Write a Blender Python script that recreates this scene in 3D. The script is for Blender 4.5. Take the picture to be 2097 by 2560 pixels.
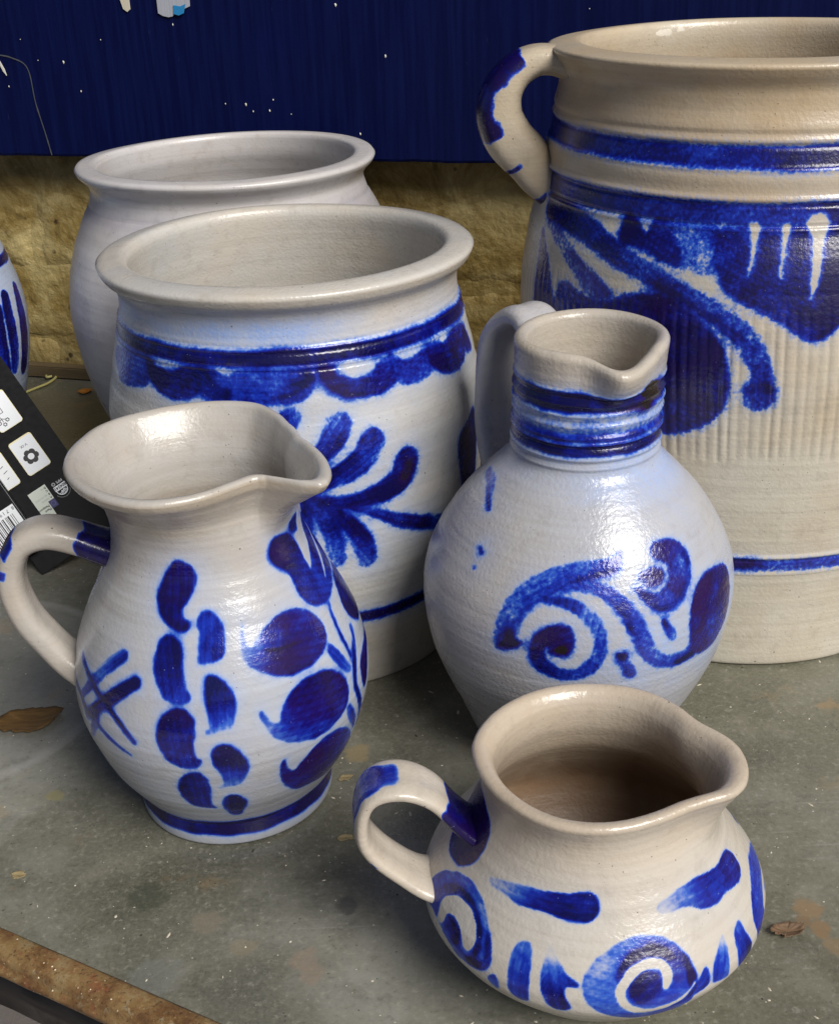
import bpy, bmesh, math, random
import numpy as np
from mathutils import Vector, Matrix, noise as mnoise

# ------------------------------------------------------------------ scene, camera, light
sc = bpy.context.scene
for o in list(bpy.data.objects):
    bpy.data.objects.remove(o)
col = sc.collection
R = math.radians
MM = 0.001

cam_data = bpy.data.cameras.new("camera")
cam = bpy.data.objects.new("camera", cam_data)
col.objects.link(cam)
sc.camera = cam
cam_data.sensor_fit = 'HORIZONTAL'
cam_data.sensor_width = 36.0
cam_data.lens = 36.0 * 3150.0 / 2097.0
cam_data.clip_start = 0.01
cam_data.clip_end = 60.0
PITCH, ROLL = R(26.0), R(-2.27)
fw = Vector((0, math.cos(PITCH), -math.sin(PITCH)))
up0 = Vector((0, math.sin(PITCH), math.cos(PITCH)))
rt0 = Vector((1, 0, 0))
rt = rt0 * math.cos(ROLL) + up0 * math.sin(ROLL)
up = up0 * math.cos(ROLL) - rt0 * math.sin(ROLL)
M = Matrix((rt, up, -fw)).transposed().to_4x4()
M.translation = Vector((0, 0, 0.340))
cam.matrix_world = M

SUN_AZ, SUN_EL = R(-53.0), R(41.0)
world = bpy.data.worlds.new("World")
sc.world = world
world.use_nodes = True
wn = world.node_tree
bg = wn.nodes["Background"]
sky = wn.nodes.new("ShaderNodeTexSky")
sky.sky_type = 'NISHITA'
sky.sun_disc = False
sky.sun_elevation = SUN_EL
sky.sun_rotation = R(90.0) - SUN_AZ
sky.dust_density = 1.0
sky.air_density = 0.5
wn.links.new(sky.outputs[0], bg.inputs[0])
bg.inputs[1].default_value = 0.06
sun_data = bpy.data.lights.new("sun", 'SUN')
sun_data.energy = 5.0
sun_data.angle = R(32.0)
sun_data.color = (1.0, 0.965, 0.91)
sun = bpy.data.objects.new("sun", sun_data)
col.objects.link(sun)
sun_dir = Vector((math.cos(SUN_EL) * math.cos(SUN_AZ), math.cos(SUN_EL) * math.sin(SUN_AZ), math.sin(SUN_EL)))
sun.rotation_euler = sun_dir.to_track_quat('Z', 'Y').to_euler()
sun.location = sun_dir * 3
vs = sc.view_settings
vs.view_transform = 'Standard'
vs.look = 'None'
vs.exposure = -0.04
vs.gamma = 1.0
vs.use_curve_mapping = False
sc.render.engine = 'CYCLES'

# ------------------------------------------------------------------ helpers
def tag(o, label=None, cat=None, group=None, kind=None):
    if label: o["label"] = label
    if cat: o["category"] = cat
    if group: o["group"] = group
    if kind: o["kind"] = kind
    return o

def empty(name, loc=(0, 0, 0), rz=0.0):
    o = bpy.data.objects.new(name, None)
    o.empty_display_size = 0.02
    col.objects.link(o)
    o.location = loc
    o.rotation_euler = (0, 0, rz)
    return o

def link(name, me, mat=None, parent=None):
    o = bpy.data.objects.new(name, me)
    col.objects.link(o)
    if mat: me.materials.append(mat)
    if parent: o.parent = parent
    return o

def mesh_py(name, vs_, fs, mat=None, parent=None, smooth=False):
    me = bpy.data.meshes.new(name)
    me.from_pydata([tuple(v) for v in vs_], [], fs)
    me.validate()
    if smooth:
        me.polygons.foreach_set("use_smooth", [True] * len(me.polygons))
    return link(name, me, mat, parent)

def bm_obj(name, bm, mat=None, parent=None, smooth=False):
    me = bpy.data.meshes.new(name)
    bmesh.ops.recalc_face_normals(bm, faces=bm.faces)
    bm.to_mesh(me); bm.free()
    if smooth:
        me.polygons.foreach_set("use_smooth", [True] * len(me.polygons))
    return link(name, me, mat, parent)

def box_bm(x0, x1, y0, y1, z0, z1, bevel=0.0, seg=2):
    bm = bmesh.new()
    bmesh.ops.create_cube(bm, size=1.0)
    for v in bm.verts:
        v.co = ((x0 + x1) / 2 + v.co.x * (x1 - x0), (y0 + y1) / 2 + v.co.y * (y1 - y0), (z0 + z1) / 2 + v.co.z * (z1 - z0))
    if bevel:
        bmesh.ops.bevel(bm, geom=bm.edges[:], offset=bevel, segments=seg, affect='EDGES')
    return bm

# ------------------------------------------------------------------ node helpers
class NT:
    def __init__(self, name):
        self.mat = bpy.data.materials.new(name)
        self.mat.use_nodes = True
        self.t = self.mat.node_tree
        self.b = self.t.nodes["Principled BSDF"]
        self.co = self.t.nodes.new("ShaderNodeTexCoord").outputs["Object"]
    def n(self, typ, **kw):
        nd = self.t.nodes.new(typ)
        for k, v in kw.items():
            setattr(nd, k, v)
        return nd
    def set(self, sock, v):
        if hasattr(v, "is_linked") or isinstance(v, bpy.types.NodeSocket):
            self.t.links.new(v, sock)
        else:
            sock.default_value = v
    def mapping(self, scale, loc=(0, 0, 0), rot=(0, 0, 0)):
        m = self.n("ShaderNodeMapping")
        self.t.links.new(self.co, m.inputs[0])
        m.inputs["Scale"].default_value = scale
        m.inputs["Location"].default_value = loc
        m.inputs["Rotation"].default_value = rot
        return m.outputs[0]
    def noise(self, scale, detail=3.0, rough=0.55, vec=None, dist=0.0):
        x = self.n("ShaderNodeTexNoise")
        self.t.links.new(vec if vec is not None else self.co, x.inputs["Vector"])
        x.inputs["Scale"].default_value = scale
        x.inputs["Detail"].default_value = detail
        x.inputs["Roughness"].default_value = rough
        x.inputs["Distortion"].default_value = dist
        return x.outputs["Fac"]
    def voro(self, scale, vec=None, feature='F1', rnd=1.0):
        x = self.n("ShaderNodeTexVoronoi", feature=feature)
        self.t.links.new(vec if vec is not None else self.co, x.inputs["Vector"])
        x.inputs["Scale"].default_value = scale
        x.inputs["Randomness"].default_value = rnd
        return x.outputs["Distance"]
    def math(self, op, a, b=None, c=None, clamp=False):
        x = self.n("ShaderNodeMath", operation=op, use_clamp=clamp)
        self.set(x.inputs[0], a)
        if b is not None: self.set(x.inputs[1], b)
        if c is not None: self.set(x.inputs[2], c)
        return x.outputs[0]
    def mr(self, v, a, b, c=0.0, d=1.0, smooth=True):
        x = self.n("ShaderNodeMapRange", interpolation_type='SMOOTHSTEP' if smooth else 'LINEAR')
        self.set(x.inputs[0], v)
        for i, q in enumerate((a, b, c, d)): self.set(x.inputs[i + 1], q)
        return x.outputs[0]
    def mix(self, f, a, b, blend='MIX'):
        x = self.n("ShaderNodeMix", data_type='RGBA', blend_type=blend)
        self.set(x.inputs[0], f)
        self.set(x.inputs[6], a if not isinstance(a, tuple) else (*a, 1.0)[:4])
        self.set(x.inputs[7], b if not isinstance(b, tuple) else (*b, 1.0)[:4])
        return x.outputs[2]
    def ramp(self, f, stops):
        x = self.n("ShaderNodeValToRGB")
        self.t.links.new(f, x.inputs[0])
        e = x.color_ramp.elements
        while len(e) < len(stops): e.new(0.5)
        for el, (p, c) in zip(e, stops):
            el.position = p; el.color = (*c, 1.0)
        return x.outputs[0]
    def attr(self, name):
        x = self.n("ShaderNodeAttribute", attribute_name=name)
        return x.outputs["Fac"]
    def bump(self, h, strength, dist, nrm=None):
        x = self.n("ShaderNodeBump")
        self.t.links.new(h, x.inputs["Height"])
        x.inputs["Strength"].default_value = strength
        x.inputs["Distance"].default_value = dist
        if nrm is not None: self.t.links.new(nrm, x.inputs["Normal"])
        return x.outputs[0]
    def out(self, color=None, rough=None, nrm=None, **kw):
        if color is not None: self.set(self.b.inputs["Base Color"], color if not isinstance(color, tuple) else (*color, 1.0)[:4])
        if rough is not None: self.set(self.b.inputs["Roughness"], rough)
        if nrm is not None: self.t.links.new(nrm, self.b.inputs["Normal"])
        for k, v in kw.items(): self.set(self.b.inputs[k], v)
        return self.mat

def plain(name, c, rough=0.6, **kw):
    return NT(name).out(color=c, rough=rough, **kw)

# ------------------------------------------------------------------ stoneware glaze
def glaze(name, cool, warm, mottle=0.5, peel=1.0, rough=0.3, haze=(0.24, 0.35, 0.64), rings=0.18, brown=(0.17, 0.105, 0.06)):
    k = NT(name)
    nA = k.noise(22, 5, 0.6)
    nB = k.noise(620, 1.5, 0.45)
    nD = k.noise(150, 4, 0.62)
    nE = k.noise(48, 3, 0.55, dist=0.6)
    ring = k.noise(1.0, 4, 0.65, vec=k.mapping((9, 9, 620)))
    toast_shade = k.attr("toast_shade"); hz = k.attr("haze"); cb = k.attr("cobalt"); mg = k.attr("mangan")
    tf = k.math('ADD', toast_shade, k.math('MULTIPLY', k.math('SUBTRACT', nA, 0.5), 1.3), clamp=True)
    base = k.mix(tf, cool, warm)
    base = k.mix(k.mr(k.math('ADD', toast_shade, k.math('MULTIPLY', k.math('SUBTRACT', nE, 0.5), 0.8)), 1.0, 2.0), base, brown)  # extra brown, also carries the shade painted low inside the cream jug
    base = k.mix(k.math('MULTIPLY', k.mr(ring, 0.38, 0.72), 0.12), base, (0.19, 0.145, 0.105))
    base = k.mix(k.math('MULTIPLY', k.mr(nD, 0.50, 0.75), 0.22), base, (0.21, 0.175, 0.135))
    hf = k.math('MULTIPLY', hz, k.mr(nE, 0.25, 0.75, 0.45, 1.15), clamp=True)
    hf = k.math('MULTIPLY', hf, k.mr(nB, 0.35, 0.65, 1.0 - 0.45 * mottle, 1.0))
    base = k.mix(hf, base, haze)
    pores = k.mr(k.voro(330), 0.05, 0.10, 1.0, 0.0)
    pores = k.math('MULTIPLY', pores, k.mr(k.noise(60, 2), 0.50, 0.60))
    big_sp = k.math('MULTIPLY', k.mr(k.voro(120), 0.035, 0.06, 1.0, 0.0), k.mr(k.noise(35, 2), 0.52, 0.60))
    pores = k.math('MAXIMUM', pores, big_sp)
    base = k.mix(k.math('MULTIPLY', pores, 0.8), base, (0.06, 0.04, 0.028))
    # cobalt brushwork: thin where the brush dragged, pooled where it stopped
    edge = k.math('MULTIPLY', k.math('MULTIPLY', cb, k.math('SUBTRACT', 1.05, cb), clamp=True), 4.0 * mottle)
    c1 = k.math('ADD', cb, k.math('MULTIPLY', k.math('SUBTRACT', nB, 0.5), k.math('MULTIPLY', edge, 0.8)))
    c1 = k.math('ADD', c1, k.math('MULTIPLY', k.math('SUBTRACT', nD, 0.5), k.math('MULTIPLY', cb, 1.1)))
    c1 = k.math('ADD', c1, k.math('MULTIPLY', k.math('SUBTRACT', nE, 0.52), k.math('MULTIPLY', cb, 1.1)))
    c1 = k.math('ADD', c1, k.math('MULTIPLY', k.math('SUBTRACT', ring, 0.5), k.math('MULTIPLY', cb, 0.5 * rings)))
    fac = k.mr(c1, 0.03, 0.34)
    blue = k.ramp(c1, [(0.05, (0.22, 0.37, 0.70)), (0.26, (0.040, 0.13, 0.50)), (0.46, (0.006, 0.025, 0.34)), (0.70, (0.0025, 0.005, 0.15)), (0.96, (0.0018, 0.0018, 0.050))])
    mf = k.math('MULTIPLY', mg, k.mr(nE, 0.34, 0.66, 0.25, 1.0), clamp=True)
    blue = k.mix(k.math('MULTIPLY', mf, 0.8), blue, (0.024, 0.004, 0.060))
    blue = k.mix(k.mr(mg, 0.85, 1.1), blue, (0.012, 0.008, 0.008))
    c = k.mix(fac, base, blue)
    c = k.mix(k.mr(k.math("ADD", k.attr("chip"), k.math("MULTIPLY", k.math("SUBTRACT", k.noise(260, 4), 0.5), 0.9)), 0.45, 0.60), c, (0.66, 0.60, 0.50))
    # bare white salt pin-holes in the dark paint
    ph = k.math('MULTIPLY', k.mr(k.voro(420), 0.05, 0.11, 1.0, 0.0), k.mr(k.noise(90, 2), 0.5, 0.6))
    c = k.mix(k.math('MULTIPLY', k.math('MULTIPLY', ph, fac), 0.35), c, (0.35, 0.42, 0.70))
    r = k.math('ADD', k.mr(nA, 0.3, 0.7, rough - 0.05, rough + 0.12), k.math('MULTIPLY', fac, -0.05))
    r = k.math('ADD', r, k.math('MULTIPLY', k.mr(toast_shade, 0.9, 1.5), 0.15))
    h = k.math('ADD', k.math('MULTIPLY', k.noise(680, 2, 0.5), 1.15), k.math('MULTIPLY', ring, rings * 2.0))
    h = k.math('ADD', h, k.math('MULTIPLY', nD, 0.6))
    nrm = k.bump(h, 0.30 * peel, 0.00055)
    return k.out(color=c, rough=r, nrm=nrm, IOR=1.52)

# ------------------------------------------------------------------ pot data, millimetres and degrees
PROFILE = {'jug': [(0, 0.113), (0.005, 0.118), (0.03, 0.1185), (0.036, 0.12), (0.06, 0.135), (0.08, 0.147), (0.1, 0.156), (0.12, 0.163), (0.14, 0.169), (0.16, 0.1735), (0.18, 0.1745), (0.2, 0.173), (0.22, 0.169), (0.24, 0.164), (0.26, 0.156), (0.28, 0.147), (0.3, 0.1365), (0.32, 0.127), (0.34, 0.117), (0.36, 0.1095), (0.38, 0.1065), (0.4, 0.107), (0.42, 0.112), (0.44, 0.126), (0.452, 0.137), (0.461, 0.141)],
 'crock': [(0, 0.222), (0.01, 0.2265), (0.1, 0.243), (0.2, 0.257), (0.3, 0.264), (0.36, 0.266), (0.38, 0.2645), (0.4, 0.261), (0.42, 0.256), (0.44, 0.252), (0.46, 0.247), (0.48, 0.2425), (0.5, 0.238), (0.52, 0.233), (0.54, 0.2335), (0.553, 0.239), (0.562, 0.25), (0.572, 0.2555)],
 'grey': [(0, 0.195), (0.06, 0.215), (0.12, 0.24), (0.16, 0.258), (0.2, 0.274), (0.24, 0.285), (0.28, 0.293), (0.32, 0.298), (0.36, 0.301), (0.4, 0.297), (0.44, 0.289), (0.48, 0.276), (0.5, 0.267), (0.52, 0.258), (0.54, 0.247), (0.56, 0.238), (0.575, 0.236), (0.588, 0.243), (0.598, 0.254), (0.606, 0.258)],
 'bottle': [(0, 0.119), (0.004, 0.1225), (0.03, 0.1335), (0.05, 0.142), (0.07, 0.1505), (0.09, 0.16), (0.11, 0.169), (0.13, 0.177), (0.15, 0.1835), (0.17, 0.188), (0.19, 0.191), (0.21, 0.193), (0.23, 0.1928), (0.25, 0.19), (0.27, 0.185), (0.29, 0.176), (0.31, 0.165), (0.33, 0.152), (0.35, 0.136), (0.37, 0.117), (0.382, 0.105), (0.392, 0.095), (0.402, 0.0895), (0.42, 0.0885), (0.46, 0.0882), (0.5, 0.0885), (0.52, 0.0895), (0.535, 0.0905)],
 'small': [(0, 0.098), (0.006, 0.104), (0.02, 0.117), (0.04, 0.134), (0.06, 0.1515), (0.075, 0.163), (0.088, 0.17), (0.1, 0.1712), (0.11, 0.169), (0.12, 0.1645), (0.13, 0.158), (0.14, 0.151), (0.16, 0.137), (0.18, 0.1245), (0.195, 0.117), (0.21, 0.1115), (0.222, 0.1095), (0.235, 0.111), (0.247, 0.116)],
 'big': [(0, 0.279), (0.008, 0.285), (0.05, 0.288), (0.1, 0.292), (0.2, 0.303), (0.3, 0.314), (0.38, 0.322), (0.44, 0.327), (0.5, 0.326), (0.54, 0.321), (0.58, 0.314), (0.6, 0.308), (0.62, 0.3), (0.64, 0.294), (0.66, 0.292), (0.69, 0.29), (0.7, 0.287), (0.72, 0.282), (0.74, 0.281), (0.76, 0.276), (0.78, 0.275), (0.79, 0.278), (0.8, 0.285), (0.81, 0.291)],
 'left': [(0, 0.12), (0.1, 0.145), (0.2, 0.178), (0.24, 0.188), (0.28, 0.197), (0.32, 0.202), (0.36, 0.203), (0.4, 0.198), (0.44, 0.188), (0.48, 0.176), (0.52, 0.16), (0.58, 0.14)]}   # (height, radius) in camera heights of 340 mm
DECOR = {
  'jug': [
    ('p',1,0.3,[(-98.3,128.1),(-92.1,126.5),(-89,122.7),(-90.4,118.5),(-93.6,114.9),(-96.9,111.3),(-95.9,108.3),(-93.1,107.1),(-94.2,104.7),(-98.5,104.2),(-104,106.3),(-108.4,110.2),(-110.1,114.8),(-108.7,119.3),(-105.4,123.5),(-102.4,126.7)],None),
    ('p',0.95,0.1,[(-103.7,102.5),(-100.2,102.2),(-97.5,99.9),(-96.6,96.4),(-96.5,91.6),(-95.5,86.7),(-93.6,82.9),(-94.6,80.6),(-99.5,80.1),(-103.5,81.8),(-106.3,86),(-108.1,90.8),(-108.2,95.7),(-107,100)],(-102.6,88.8,1,-96.6,83.8,0.5)),
    ('p',1,0.35,[(-98.9,78.2),(-95.5,77.5),(-93,74.1),(-93,69.1),(-93.8,63.8),(-93.4,58.4),(-91.8,57),(-93,53.9),(-97.1,53.4),(-102.3,55.2),(-105.2,59.6),(-106.7,66.6),(-105.5,72.6),(-102.5,76.5)],None),
    ('p',1,0.25,[(-96.2,50.6),(-92.8,50.4),(-90.7,46),(-91,38),(-91.9,31),(-90.4,28.1),(-94.1,28.2),(-99.3,30),(-102.3,34.9),(-102.8,40.8),(-100.4,47.4)],None),
    ('p',0.85,0,[(-86.8,110.5),(-82.4,110),(-78.6,106.4),(-77.9,101.4),(-79.1,96.8),(-81.3,94.6),(-85.9,94.1),(-89.3,93.7),(-89.7,95.2),(-89.1,97.5),(-88.7,103.4),(-89.3,107)],None),
    ('p',0.9,0,[(-85.6,89.2),(-82.1,88.2),(-78.4,84.4),(-77,79.5),(-77.7,74.1),(-79.4,70.1),(-83.5,69.2),(-88.1,68.5),(-88.7,69.7),(-87.2,71),(-87.1,75.9),(-87.6,82.1),(-87.3,87.1)],(-83.7,80.4,0.95,-82.7,69.9,0.35)),
    ('p',1,0.1,[(-83.4,63.2),(-80.3,61.8),(-76.8,56.8),(-75.4,50.8),(-76.6,45.8),(-79.3,42.1),(-83.6,41.9),(-86.9,40.8),(-87.2,42.1),(-84.7,44.3),(-85.5,49.9),(-87.2,55),(-87.3,60.2),(-85.7,62.9)],(-81.7,54.3,1,-81.3,43.1,0.4)),
    ('p',0.95,0.1,[(-83.5,35.9),(-79.9,34.5),(-77.3,29.8),(-78.6,24.9),(-80.6,20.2),(-84.5,21.2),(-86.5,27.6),(-86.2,33.8)],None),
    ('p',0.85,0.75,[(-69.2,105.2),(-71.4,99.4),(-71.7,94.6),(-69.9,91.1),(-65.9,88.4),(-59.8,85.4),(-51.5,83.5),(-43.1,83.7),(-35.2,86),(-31,89.9),(-30.7,94.9),(-34.2,99.8),(-39.5,102.6),(-46.8,103.9),(-53.5,103.1),(-59.1,101.3),(-63.7,98.6),(-66.8,96.7),(-68.9,97.7),(-69.1,101.4),(-68.5,104.4)],(-51.9,95,0.95,-69.5,97.3,0.3)),
    ('s',1,1,[(-63.9,95.5,0.28),(-57,93.6,0.73),(-49,93.1,0.63),(-41.1,92.7,0.26)],None),
    ('p',1,0.5,[(-67.8,73.6),(-66.8,71.5),(-64.8,68.4),(-62,67.8),(-60.3,71.7),(-56.7,76.2),(-50.2,79.5),(-41.8,79.5),(-34.5,76.5),(-29.4,70.8),(-28.2,64.3),(-31,58.3),(-38,54.9),(-45.8,53.8),(-53.4,55.3),(-60.8,58.8),(-65.5,63.1),(-67.9,68.9),(-68.9,73.2)],(-51.6,70.5,1,-64.6,64.8,0.45)),
    ('p',1,0.8,[(-61.5,49.5),(-59.7,43.7),(-56.6,41),(-52.8,44.6),(-47.2,49.4),(-39.8,51.4),(-30.8,47.9),(-22.3,40.1),(-15,30.1),(-20.3,25.8),(-27.7,22),(-43.3,25.5),(-52.6,27.4),(-59.2,32.7),(-62.4,40.1),(-62.5,46.7)],(-49.3,44.6,1,-60.4,36.9,0.5)),
    ('p',0.95,0.25,[(-30.2,128.7),(-24,126.3),(-19.8,121.6),(-18.6,115.9),(-18.4,111.4),(-13.5,114.1),(-8.6,119.5),(-2.3,124.5),(-4.1,129.1),(11.8,123.2),(20.1,113.4),(14.5,108.2),(10.4,103.7),(-0.6,101.7),(-8.7,99.6),(-16.6,98.4),(-24.4,98.8),(-30.1,101),(-34.5,105.5),(-35.3,110.6),(-35.6,114.8),(-38.8,117.8),(-43.3,121.4),(-43.6,125.4),(-40.1,129)],None),
    ('p',0.95,0.7,[(-33,126.3),(-29.2,122.2),(-34,117.2),(-38.8,117.8),(-43.3,121.4),(-42.9,125.3),(-39,127.6)],None),
    ('p',0.8,0,[(-11.1,131.7),(-14,129),(-14.1,125.2),(-20.4,126.4),(-23.8,128.9),(-22,131.5)],None),
    ('p',1,0.3,[(14.2,100.1),(18.5,92.3),(17.7,86),(12.7,80.3),(-0.4,80.9),(-7.6,85.5),(-9.2,90.9),(-6.1,95.9),(-0.3,99.8)],None),
    ('s',0.75,0,[(-20,97.3,0.85),(-22,90.9,0.67),(-22.3,82.6,0.68),(-20.7,75.3,0.58)],None),
    ('s',0.9,0,[(-12.2,83.5,1.14),(-16.8,75.5,1.67),(-21.1,69,1.3),(-21.9,61,1.13),(-13.7,44.4,1.57),(-11.4,35.3,0.99)],None),
    ('p',0.65,0,[(-32.3,85.8),(-30.1,84.4),(-26,77.6),(-23,71.8),(-25.8,71.1),(-31.3,78.1),(-33.6,83)],None),
    ('p',0.8,0.2,[(-27.6,57.4),(-24.3,52.5),(-19.2,43.6),(-18.8,40),(-28.4,51.2),(-29.7,56.6)],None),
    ('p',1,0.6,[(11,72.2),(7.9,68.7),(-2.6,66.5),(-8.2,60.5),(-12.1,56.5),(-15.6,62),(-12.3,70.2)],None),
    ('s',0.8,0,[(-124.5,93.1,2.19),(-133,86.1,2.43),(-140.8,77.7,2.07),(-148.4,69.7,1.38)],(-124.5,93,0.95,-137.3,81.9,0.5)),
    ('s',1,0.2,[(-116.6,85,2.2),(-124.5,79.2,2.54),(-133.6,71.2,2.49),(-145,61.7,1.72)],None),
    ('s',0.85,0,[(-153.7,83.5,0.81),(-145.4,80,1.31),(-139.3,77.1,1.28),(-131.4,73.2,1.09),(-124.2,69.1,1.02),(-116.8,62.1,0.75)],None),
    ('s',0.8,0,[(-162.5,70.2,0.62),(-151.8,68.6,0.92),(-145.9,65.3,1.22),(-138.5,63.5,1.2),(-129.4,59.4,1),(-119.8,55.3,0.69)],(-140.4,64.6,0.95,-119.6,55.5,0.45)),
    ('s',0.7,0,[(-136.9,65.5,2.19),(-139.3,60.1,1.79),(-144.4,52.7,1.11)],None),
    ('e',1,0,[(-2.7,128.3,0.93),(-6.2,121,1.86),(-11.5,116.5,1.86),(-17.7,111.8,0.44)],None),
    ('e',1,0,[(15.6,120.3,0.57),(8.1,115.2,1.14),(-1.8,108.9,1.13),(-9.3,103.8,0.38)],None),
    ('e',1,0,[(-15.5,124.9,0.46),(-15.9,119.6,0.77),(-17.8,114.9,0.44)],None),
    ('b',1,0.2,[6,13.3],None),
    ('p',1,0.4,[(-163.6,134.6),(-170.4,123.9),(-166.3,115.2),(-169.2,107.3),(-177.9,102.4),(-177.1,107.7),(-175.8,117.5),(-163.7,130.8)],None),
  ],
  'bottle': [
    ('p',0.55,0,[(-126.6,76.7),(-127.1,82.5),(-125.8,89.2),(-123.1,96.2),(-118.4,102),(-112.1,106.4),(-103.9,109.4),(-94,110.6),(-85.1,111.5),(-81.1,113.7),(-80.2,111.7),(-83.2,106.6),(-90.5,105.2),(-98.6,103.7),(-104,101.2),(-109.8,97.5),(-114.7,93),(-117.9,87),(-119.1,83),(-121.6,78.4),(-124.5,75.4)],None),
    ('s',0.8,0,[(-123.4,78.5,2.32),(-121.3,86.8,1.68),(-117.2,94.2,1.49),(-110.7,99.5,1.2),(-102,103.8,0.87),(-92.8,106,0.7),(-84.3,107.4,0.6)],None),
    ('s',0.55,0,[(-107.9,100.3,1.18),(-100.8,102.4,1.74),(-93.9,102.5,2.55),(-87.7,100.3,2.82),(-82.4,95.8,3),(-78.2,89.7,3.21),(-75.5,83.2,3.03),(-72.5,76.7,2.61),(-68.6,71,2.32),(-63.3,68.8,2.19),(-57.2,68.7,2.25),(-52.2,70,2.65)],None),
    ('s',0.85,0,[(-85.1,96.5,0.59),(-81.5,91.3,0.85),(-78.8,84.4,0.99),(-75.9,77.5,1.01),(-72.2,71.8,1.05),(-66.2,67.3,1.13),(-59.5,66,1.24),(-53.1,67.1,1.39)],None),
    ('p',1,1,[(-125.6,75),(-123.2,74.4),(-118.7,76.2),(-116.3,79),(-118.3,80.1),(-119.5,83.6),(-121.6,84.2),(-123.6,81.1)],None),
    ('p',0.9,0.85,[(-28.7,94.4),(-26.5,88.3),(-28.1,79.7),(-30.1,72.4),(-34.6,67.8),(-40.1,64.4),(-48.3,65),(-53.6,69.6),(-55.5,78.8),(-54.8,86.3),(-51.9,92.5),(-47,96),(-39.9,97.2)],None),
    ('s',0.78,0.75,[(-63.5,111.1,3.54),(-57.5,109.4,4.79),(-55.2,106.3,5.47),(-56.3,102,5.39),(-59.5,97.8,4.53),(-63.7,95.3,3.91),(-68.4,94.6,3.09),(-72.4,96.7,2.07),(-75.8,100.1,0.75)],None),
    ('s',0.9,0,[(-51.5,108,0.69),(-51.2,103.5,0.87),(-53.3,99.2,0.84),(-57.1,94.9,0.94),(-62.5,91.3,1.02),(-68.7,92.4,0.8)],None),
    ('s',0.75,0.82,[(-72.3,103.7,2.19),(-69.2,102.9,3.86),(-66.3,103.7,2.47)],None),
    ('s',0.7,0,[(-109.1,96.8,1.07),(-102.5,96.6,1.86),(-95.9,93.8,2.31),(-91.3,88.6,2.56),(-89.5,81.9,2.47),(-90.3,75.4,2.59),(-93.8,69.9,2.71),(-99.3,67.1,2.48),(-105.5,68.3,2.74),(-109.8,71.9,3.02),(-111.3,76.4,2.43)],None),
    ('p',1,0.5,[(-113.2,77.3),(-112.4,82.1),(-109,85.8),(-105,88.1),(-100.8,87.9),(-98.8,84.4),(-98.8,80.1),(-100.7,75.9),(-103.7,74.9),(-106.4,76.6),(-107.5,79.2),(-109.5,76.1),(-111.5,73.6)],None),
    ('s',1,1.2,[(-104.3,77.9,1.06),(-102.3,78.5,2.11)],None),
    ('p',1,0.2,[(-83.6,76.1),(-80.4,76),(-80.7,72.6),(-83.2,73)],None),
    ('p',0.6,0,[(-82.9,73.3),(-80.6,73.6),(-78.2,70.4),(-76.4,66.2),(-77.6,64.6),(-80.4,65.6),(-81.9,69.6)],None),
    ('p',1,0.2,[(-67.7,85.9),(-66.4,87.1),(-64.9,84.2),(-65.9,82.9)],None),
    ('p',0.55,0,[(-65.6,82.5),(-63.3,82.7),(-61.8,80),(-62.6,77.6),(-64.9,79.1)],None),
    ('s',1,0,[(-143.3,107.6,0.87),(-142.1,106.6,0.68)],None),
    ('s',0.55,0,[(179.1,126.7,1.31),(-168.1,126.3,2.32),(-159.1,123.1,1.6),(-151.4,119.4,0.65)],None),
    ('s',0.5,0,[(-143,100.7,0.55),(-142.6,100.6,0.55)],None),
    ('b',1,0.1,[162.2,170.1],None),
    ('b',0.2,0,[153.3,162.1],None),
    ('b',0.6,0,[150.1,153.0],None),
    ('b',0.95,0.1,[144.4,148.4],None),
    ('b',0.12,0,[140.7,144.1],None),
    ('s',1,1.3,[(-51.5,169.4,3.83),(-43.7,166.8,4.11),(-50,163.3,2.97)],None),
    ('s',1,1,[(-57.3,162.4,1.47),(-67,162.2,0.78)],None),
  ],
  'small': [
    ('p',1,0.15,[(-145.7,57),(-140.8,58.7),(-132.4,60.1),(-124.5,60.8),(-115.2,61.5),(-108.1,62.1),(-103,63),(-98.6,63.1),(-95.9,60.7),(-96.3,58),(-99.9,55.8),(-104.6,55.4),(-112,55.8),(-118.9,56.2),(-125.8,55.4),(-132.8,55.6),(-139.6,55.8),(-144,55.9)],(-138,58.2,0.28,-109.2,58.6,1)),
    ('p',1,0.45,[(-23.6,57.5),(-20.4,54.2),(-22,50.7),(-27.6,49.7),(-34,50.8),(-40.2,51.6),(-46.6,51.3),(-53.6,53),(-59.8,55.2),(-65.7,55.3),(-71.1,55.8),(-72.7,57.4),(-69.7,59.1),(-62,60.2),(-52.4,60.5),(-43.2,59.4),(-35.6,58.1),(-29.5,58.6)],(-68.4,57.7,0.18,-31.9,54,1)),
    ('p',0.5,0,[(-166.4,48.3),(-159.4,51.5),(-150.8,52.6),(-143.5,50.9),(-137.8,47.4),(-133.7,42.6),(-132,37.1),(-134,34.1),(-139.5,32.3),(-145.6,31.9),(-152.7,34.2),(-160.4,36.2),(-167.8,36),(-172.1,36.6),(-172.3,41.5),(-170.2,45.3)],None),
    ('s',0.95,0.2,[(-161.6,37.8,2.07),(-161.1,42.6,3.65),(-156.3,46.4,2.98),(-148.6,47.3,2.37),(-142.1,44.9,1.88),(-138.1,40.7,1.4),(-138.1,37.3,0.88)],None),
    ('s',0.95,0.2,[(-135.6,44.2,0.84),(-133.2,39.8,1.13),(-134.1,35.6,1.16),(-140.3,34,1.1)],None),
    ('s',1,0.2,[(-153.9,39.5,2.82),(-149.8,39.4,3.18),(-147.8,37,1.95)],None),
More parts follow.
